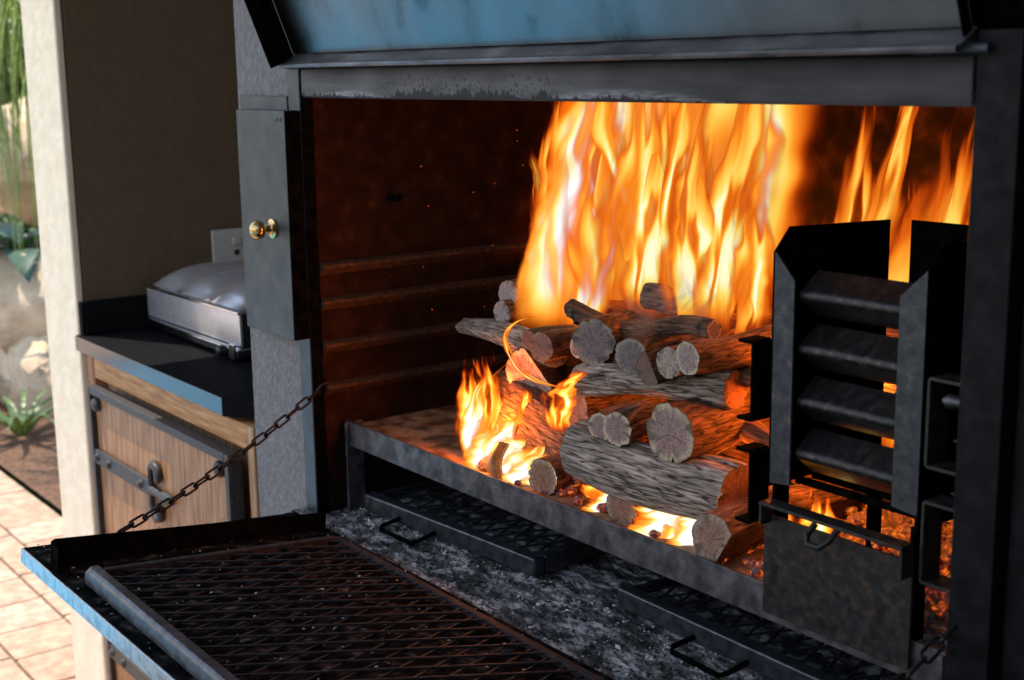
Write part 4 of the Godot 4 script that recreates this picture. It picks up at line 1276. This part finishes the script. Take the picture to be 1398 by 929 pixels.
func make_fire() -> void:
	for k in 5: flame_tex.append(flame_texture(600 + k * 17))
	var core := []
	for k in 2: core.append(glow("flame_core%d" % k, flame_texture(710 + k * 13, true), 1.35))
	var hot := []
	var mid := []
	var low := []
	for k in 5:
		hot.append(glow("flame_hot%d" % k, flame_tex[k], 1.7))
		mid.append(glow("flame_mid%d" % k, flame_tex[k], 1.1))
		low.append(glow("flame_low%d" % k, flame_tex[k], .6))
	var fr := RandomNumberGenerator.new()
	fr.seed = 77
	var m := thing("fire_flames", "tall wall of orange flames rising from the log stack", "flame", Vector3(.5, 1.18, -.28))
	# the broad back curtain
	for k in 6:
		var x := lerpf(.25, .6, k / 5.0) + fr.randf_range(-.02, .02)
		var z := fr.randf_range(-.4, -.32)
		tongue(m, Vector3(x - .04, 1.1, z), Vector3(x + fr.randf_range(-.01, .04), 1.85 + fr.randf_range(-.1, .1), z - .02), fr.randf_range(.18, .26), fr.randf_range(.4, 1.0), (mid if k % 3 != 1 else low)[k % 5], {"taper": .3, "sway": .06})
	# soft glowing body behind the tongues
	for q in [[.335, -.31, .42, .25, 0], [.46, -.33, .5, .34, 1], [.55, -.33, .58, .27, 0], [.40, -.29, .47, .26, 1]]:
		tongue(m, Vector3(q[0], 1.08, q[1]), Vector3(q[2], 2.0, q[1] - .02), q[3], .75, core[q[4]], {"taper": .3, "sway": .06, "tint": Color(1.0, .5, .11)})
	# the white hot heart, leaning right as it rises
	for q in [[.30, 1.1, -.245, .44, 1.68, .19, 0], [.35, 1.12, -.23, .49, 1.66, .17, 1], [.285, 1.12, -.24, .34, 1.44, .12, 1], [.40, 1.13, -.22, .46, 1.45, .1, 0]]:
		tongue(m, Vector3(q[0], q[1], q[2]), Vector3(q[3], q[4], q[2] - .04), q[5], fr.randf_range(.5, .9), core[q[6]], {"taper": .6, "sway": .12})
	for q in [[.39, 1.14, -.22, .46, 1.56, .13], [.33, 1.12, -.29, .44, 1.62, .16]]:
		tongue(m, Vector3(q[0], q[1], q[2]), Vector3(q[3], q[4], q[2] - .04), q[5], fr.randf_range(.5, .9), hot[fr.randi() % 5], {"taper": .6, "sway": .1})
	# front tongues
	for k in 10:
		var x := lerpf(.36, .72, k / 9.0)
		var z := fr.randf_range(-.29, -.2)
		tongue(m, Vector3(x, 1.15, z), Vector3(x + fr.randf_range(-.02, .04), 1.36 + fr.randf_range(0, .36), z - .03), fr.randf_range(.08, .19), fr.randf_range(.2, 1.2), mid[fr.randi() % 5], {"sway": .15})
	# outer left lobe
	tongue(m, Vector3(.27, 1.14, -.25), Vector3(.335, 1.55, -.28), .11, .7, mid[1], {"sway": .25, "ph": 2.0})
	tongue(m, Vector3(.255, 1.16, -.25), Vector3(.265, 1.4, -.26), .075, .6, low[2], {"sway": .3, "ph": .6})
	tongue(m, Vector3(.25, 1.15, -.25), Vector3(.3, 1.36, -.24), .06, .4, mid[4], {"sway": .3, "ph": 1.6})
	fire_light(m, Vector3(.42, 1.3, -.29), 0.04, .06)
	fire_light(m, Vector3(.75, 1.35, -.36), 0.045, .06)
	fire_light(m, Vector3(.6, 1.15, -.435), 0.17, .03)
	fire_light(m, Vector3(.86, 1.12, -.27), 0.03, .03)
	# low flame at the left of the tray
	var l := thing("low_flame", "bright low flame licking up at the left end of the logs", "flame", Vector3(.3, .945, -.12))
	for q in [[.285, -.1, .29, 1.13, .085, 0], [.31, -.1, .325, 1.12, .09, 1], [.34, -.105, .42, 1.07, .09, 2], [.275, -.11, .27, 1.02, .045, 0], [.37, -.09, .41, 1.01, .12, 3], [.43, -.095, .47, .995, .13, 1], [.36, -.1, .36, 1.03, .12, 4], [.48, -.1, .5, .985, .1, 2]]:
		tongue(l, Vector3(q[0], .932, q[1]), Vector3(q[2], q[3], q[1] - .03), q[4], fr.randf_range(.3, .9), hot[q[5]], {"sway": .25, "taper": .8})
	for q in [[.36, -.085, .37, 1.02, .13, 0], [.42, -.09, .44, .995, .14, 1], [.3, -.095, .31, 1.07, .07, 1], [.47, -.09, .49, .98, .1, 0]]:
		tongue(l, Vector3(q[0], .93, q[1]), Vector3(q[2], q[3], q[1] - .02), q[4], fr.randf_range(.4, .9), core[q[5]], {"sway": .15, "taper": .7})
	for q in [[.335, -.09, .345, 1.01, .1, 1], [.39, -.088, .40, .995, .13, 0], [.445, -.09, .46, .985, .12, 1]]:
		tongue(l, Vector3(q[0], .93, q[1]), Vector3(q[2], q[3], q[1] - .015), q[4], fr.randf_range(.5, .9), core[q[5]], {"sway": .1, "taper": .6})
	tongue(l, Vector3(.28, .95, -.1), Vector3(.30, 1.1, -.16), .09, .4, low[3], {"sway": .3})
	fire_light(l, Vector3(.35, 1.0, -.1), 0.04, .03)
	# curling flame between the ends
	var c := thing("curling_flame", "thin curling flame wrapped round the dark log ends", "flame", Vector3(.42, 1.05, -.1))
	tongue(c, Vector3.ZERO, Vector3.ZERO, .075, .6, hot[2], {"path": [Vector3(.5, 1.02, -.1), Vector3(.505, 1.06, -.095), Vector3(.52, 1.09, -.095), Vector3(.55, 1.12, -.1)], "sway": .1, "taper": .3})
	tongue(c, Vector3.ZERO, Vector3.ZERO, .03, .6, mid[2], {"path": [Vector3(.535, 1.09, -.09), Vector3(.47, 1.088, -.09), Vector3(.42, 1.103, -.09), Vector3(.393, 1.135, -.09), Vector3(.405, 1.16, -.1), Vector3(.455, 1.178, -.12)], "sway": .02, "taper": .6})
	# flames on the tray floor under the grey log
	var t := thing("floor_flame", "white hot flames on the tray floor under the thick grey log", "flame", Vector3(.6, .94, -.12))
	for q in [[.56, -.12, .58, .99, .1, 0], [.6, -.1, .62, .985, .11, 1], [.7, -.09, .72, .99, .12, 2], [.74, -.1, .765, 1.0, .12, 3], [.77, -.12, .79, 1.0, .1, 4], [.72, -.08, .73, .975, .1, 0], [.88, -.16, .89, 1.06, .07, 0], [.895, -.1, .9, 1.12, .045, 1]]:
		tongue(t, Vector3(q[0], .922, q[1]), Vector3(q[2], q[3], q[1] - .01), q[4], fr.randf_range(.2, 1.0), hot[q[5]], {"sway": .2, "taper": .6})
	for q in [[.715, -.085, .73, 1.0, .13, 0], [.77, -.1, .785, 1.005, .1, 1], [.61, -.095, .625, .985, .09, 1]]:
		tongue(t, Vector3(q[0], .928, q[1]), Vector3(q[2], q[3], q[1] - .02), q[4], fr.randf_range(.4, .9), core[q[5]], {"sway": .15, "taper": .6})
	for q in [[.725, -.088, .735, .995, .13, 0], [.775, -.09, .785, 1.0, .1, 1]]:
		tongue(t, Vector3(q[0], .925, q[1]), Vector3(q[2], q[3], q[1] - .015), q[4], fr.randf_range(.5, .9), core[q[5]], {"sway": .1, "taper": .5})
	fire_light(t, Vector3(.73, .968, -.14), 0.035, .02)
	# flames above the brazier
	var r := thing("right_flame", "two leaning flames rising behind the brazier", "flame", Vector3(1.0, 1.1, -.35))
	for q in [[.70, -.36, .80, 1.56, .13, 1], [.74, -.37, .85, 1.54, .11, 2], [.78, -.36, .86, 1.46, .1, 0], [.83, -.34, .94, 1.5, .2, 3], [.87, -.335, 1.0, 1.62, .12, 4], [.82, -.34, .86, 1.46, .1, 0], [.92, -.35, .97, 1.42, .14, 1]]:
		tongue(r, Vector3(q[0], 1.0, q[1]), Vector3(q[2], q[3], q[1]), q[4], fr.randf_range(.5, .9), mid[q[5]], {"sway": .12, "taper": .6})
	fire_light(r, Vector3(.88, 1.3, -.38), 0.05, .04)
	# smoke drifting off the top logs
	var sm := StandardMaterial3D.new()
	sm.resource_name = "smoke"
	sm.albedo_color = Color(.75, .68, .66)
	sm.albedo_texture = smoke_texture()
	sm.transparency = BaseMaterial3D.TRANSPARENCY_ALPHA
	sm.cull_mode = BaseMaterial3D.CULL_DISABLED
	sm.roughness = 1.0
	sm.backlight_enabled = true
	sm.backlight = Color(1.0, 1.0, 1.0)
	var k2 := thing("smoke", "thin pinkish smoke curling off the top logs at the right", "smoke", Vector3(.64, 1.16, -.16))
	for q in [[.655, -.115, .66, 1.27, .12], [.62, -.13, .66, 1.25, .1], [.69, -.14, .68, 1.29, .11]]:
		tongue(k2, Vector3(q[0], 1.155, q[1]), Vector3(q[2], q[3], q[1] - .04), q[4], fr.randf_range(.5, .9), sm, {"sway": .3, "taper": .1})
	var mmk := MultiMesh.new()
	mmk.transform_format = MultiMesh.TRANSFORM_3D
	var sph := SphereMesh.new()
	sph.radius = .0011
	sph.height = .0022
	sph.radial_segments = 8
	sph.rings = 4
	mmk.mesh = sph
	mmk.instance_count = 18
	for i in 18:
		mmk.set_instance_transform(i, Transform3D(Basis.IDENTITY.scaled(Vector3(1, fr.randf_range(.6, 1.6), 1) * fr.randf_range(.35, .9)), Vector3(fr.randf_range(.02, .25), fr.randf_range(1.12, 1.45), fr.randf_range(-.42, -.12))))
	var spm := StandardMaterial3D.new()
	spm.resource_name = "spark"
	spm.albedo_color = Color.BLACK
	spm.emission_enabled = true
	spm.emission = Color8(230, 90, 20)
	spm.emission_energy_multiplier = .35
	var spk := MultiMeshInstance3D.new()
	spk.name = "fire_sparks"
	spk.multimesh = mmk
	spk.material_override = spm
	add_child(spk)
	meta(spk, "tiny orange sparks floating left of the tall flames", "sparks", "", "stuff")
	# embers
	var em := StandardMaterial3D.new()
	em.resource_name = "ember"
	em.albedo_color = lin(.12, .1, .1)
	em.roughness = .95
	em.emission_enabled = true
	em.emission = Color.WHITE
	em.emission_operator = BaseMaterial3D.EMISSION_OP_MULTIPLY
	em.emission_texture = ntex(140, .02, [[.45, Color(0, 0, 0)], [.6, Color8(120, 22, 0)], [.75, Color8(240, 96, 10)], [.9, Color8(255, 190, 80)]])
	em.emission_energy_multiplier = .4
	em.uv1_triplanar = true
	em.uv1_world_triplanar = true
	em.uv1_scale = Vector3.ONE * 9.0
	var s := st_new()
	var n := noise(141, 22.0, 4)
	grid(s, .3, 1.17, -.48, -.13, 90, 40, func(x: float, z: float) -> float: return .936 + (.022 * (.5 + n.get_noise_2d(x, z)) + .008) * smooth(-.13, -.19, z) * smooth(.3, .36, x))
	top("ember_fire_bed", s, em, "stuff", "glowing embers heaped on the tray floor under the logs", "embers")
	var cs := st_new()
	var cn := noise(150, 1.2, 2)
	for i in 7:
		for j in 5:
			var ps := []
			for k in [[i, j], [i + 1, j], [i + 1, j + 1], [i, j + 1]]:
				var th: float = TAU * (k[0] % 7) / 7.0
				var ph: float = PI * k[1] / 5.0
				var d := Vector3(sin(ph) * cos(th), cos(ph), sin(ph) * sin(th))
				ps.append(d * (1.0 + .5 * cn.get_noise_3dv(d * 1.3)))
			var nn: Vector3 = (ps[0] + ps[1] + ps[2] + ps[3]).normalized()
			quad(cs, ps, [nn, nn, nn, nn])
	var coal := MultiMesh.new()
	coal.transform_format = MultiMesh.TRANSFORM_3D
	coal.mesh = cs.commit()
	coal.instance_count = 420
	for i in 420:
		var x := fr.randf_range(.3, 1.16)
		var z := fr.randf_range(-.44, -.075)
		var e := fr.randf_range(.003, .011)
		coal.set_instance_transform(i, Transform3D(Basis.from_euler(Vector3(fr.randf() * 6, fr.randf() * 6, fr.randf() * 6)).scaled(Vector3(e * fr.randf_range(.8, 1.6), e * .8, e)), Vector3(x, .939 + e * .5 + .014 * smooth(-.13, -.2, z), z)))
	var ci := MultiMeshInstance3D.new()
	ci.name = "ember_fire_coals"
	ci.multimesh = coal
	ci.material_override = em
	add_child(ci)
	meta(ci, "black and glowing coals scattered on the tray floor round the logs", "coals", "", "stuff")
	# pale ash and coals at the right front
	var ab := st_new()
	var n3 := noise(142, 30.0, 4)
	grid(ab, .95, 1.187, -.22, -.057, 70, 50, func(x: float, z: float) -> float: return .939 + .016 * maxf(0.0, .25 + n3.get_noise_2d(x, z)) * smooth(-.057, -.075, z))
	top("coal_ash", ab, mats["ash"], "stuff", "pale ash and dead coals on the tray right of the brazier", "ash")

# bare steel worn pale, darker towards top and right, wiped in arcs, with a ragged line of soot along its lower edge
func lintel_texture() -> ImageTexture:
	var w := 1600
	var h := 72
	var im := Image.create(w, h, false, Image.FORMAT_RGBA8)
	var n := noise(401, .02, 4)
	var nf := noise(402, .11, 3)
	var nb := noise(403, .006, 2)
	for y in h:
		var v := (y + .5) / h
		for x in w:
			var u := float(x) / w
			var b := .1 + .035 * n.get_noise_2d(x * .25, y * 2.2) + .04 * nb.get_noise_2d(x, y * 3.0)
			b *= (.35 + .65 * smooth(.05, .55, v)) * (1.0 - .5 * smooth(.45, .75, u))
			for q in [[.09, 1.5, .095, .75], [.13, 1.62, .12, .9], [.62, 1.9, .2, 1.2]]:      # cloth wipes
				var d: float = absf(Vector2((u - q[0]) / q[2], (v - q[1]) / q[3]).length() - 1.0)
				b += .2 * (1.0 - smooth(.0, .13, d)) * (.6 + .8 * nf.get_noise_2d(x * .2, y * 2.0))
			var edge := .8 + .16 * n.get_noise_2d(x * .7, 5.0) + .16 * nf.get_noise_2d(x * .5, 9.0) + .3 * smooth(.55, .9, u) - .1 * smooth(.15, .3, u) * (1.0 - smooth(.4, .55, u))
			var soot := smooth(edge - .03, edge + .03, v)
			soot = maxf(soot, smooth(.34, .42, nf.get_noise_2d(x * .8, y * .9)) * smooth(.1, .45, v) * smooth(.1, .3, u) * (1.0 - smooth(.45, .6, u)))
			var c := Color(b, b * .97, b * 1.03).lerp(Color(.012, .011, .011), soot * .9)
			im.set_pixel(x, y, c.linear_to_srgb())
	return ImageTexture.create_from_image(im)

func special_materials() -> void:
	var lf := StandardMaterial3D.new()
	lf.resource_name = "lintel_face"
	lf.albedo_texture = lintel_texture()
	lf.roughness = 0.5
	lf.metallic = 0.0
	lf.metallic_specular = 0.3
	mats["lintel_face"] = lf
	# flap: dark sooty steel, glossy where it is wiped
	surf("flap", [[0.16, lin(.06, .06, .062)], [0.3, lin(.135, .14, .145)], [0.62, lin(.15, .155, .16)], [0.8, lin(.165, .17, .175)]], Vector3(.8, 1.0, .8), 0.27, 1.0, 61, 0.012, 0.0, true, 0.04)
	surf("lip", [[0.2, lin(.3, .32, .34)], [0.6, lin(.5, .52, .54)]], 0.2, 0.3, 0.9, 62, 0.02, 0.0, true, 0.08)
	surf("bar_steel", [[0.2, lin(.016, .016, .018)], [0.55, lin(.03, .029, .031)], [0.72, lin(.045, .036, .031)], [0.9, lin(.09, .085, .082)]], 0.15, 0.34, 0.6, 65, 0.02, 0.01, true, 0.08)
	surf("flange", [[0.2, lin(.026, .03, .036)], [0.6, lin(.045, .05, .058)], [0.8, lin(.06, .058, .058)], [0.92, lin(.1, .095, .092)]], 0.2, 0.5, 0.5, 63, 0.02, 0.03)
	surf("ash", [[0.24, lin(.025, .022, .02)], [0.4, lin(.08, .075, .07)], [0.52, lin(.24, .23, .222)], [0.72, lin(.58, .565, .55)]], Vector3(.8, .4, .4), 0.95, 0.0, 64, 0.02, 0.6)
	var ad := ntex(66, .07, [[.3, Color(.5, .49, .48)], [.45, Color(.9, .89, .88)], [.58, Color.WHITE]], 512, 3)
	mats.ash.detail_enabled = true
	mats.ash.detail_blend_mode = BaseMaterial3D.BLEND_MODE_MUL
	mats.ash.detail_albedo = ad

func _ready() -> void:
	rng.seed = 4242
	make_stage()
	make_materials()
	special_materials()
	make_setting()
	make_garden()
	make_barbecue()
	make_worktop()
	make_ash()
	make_grates()
	make_brazier()
	make_logs()
	make_fire()
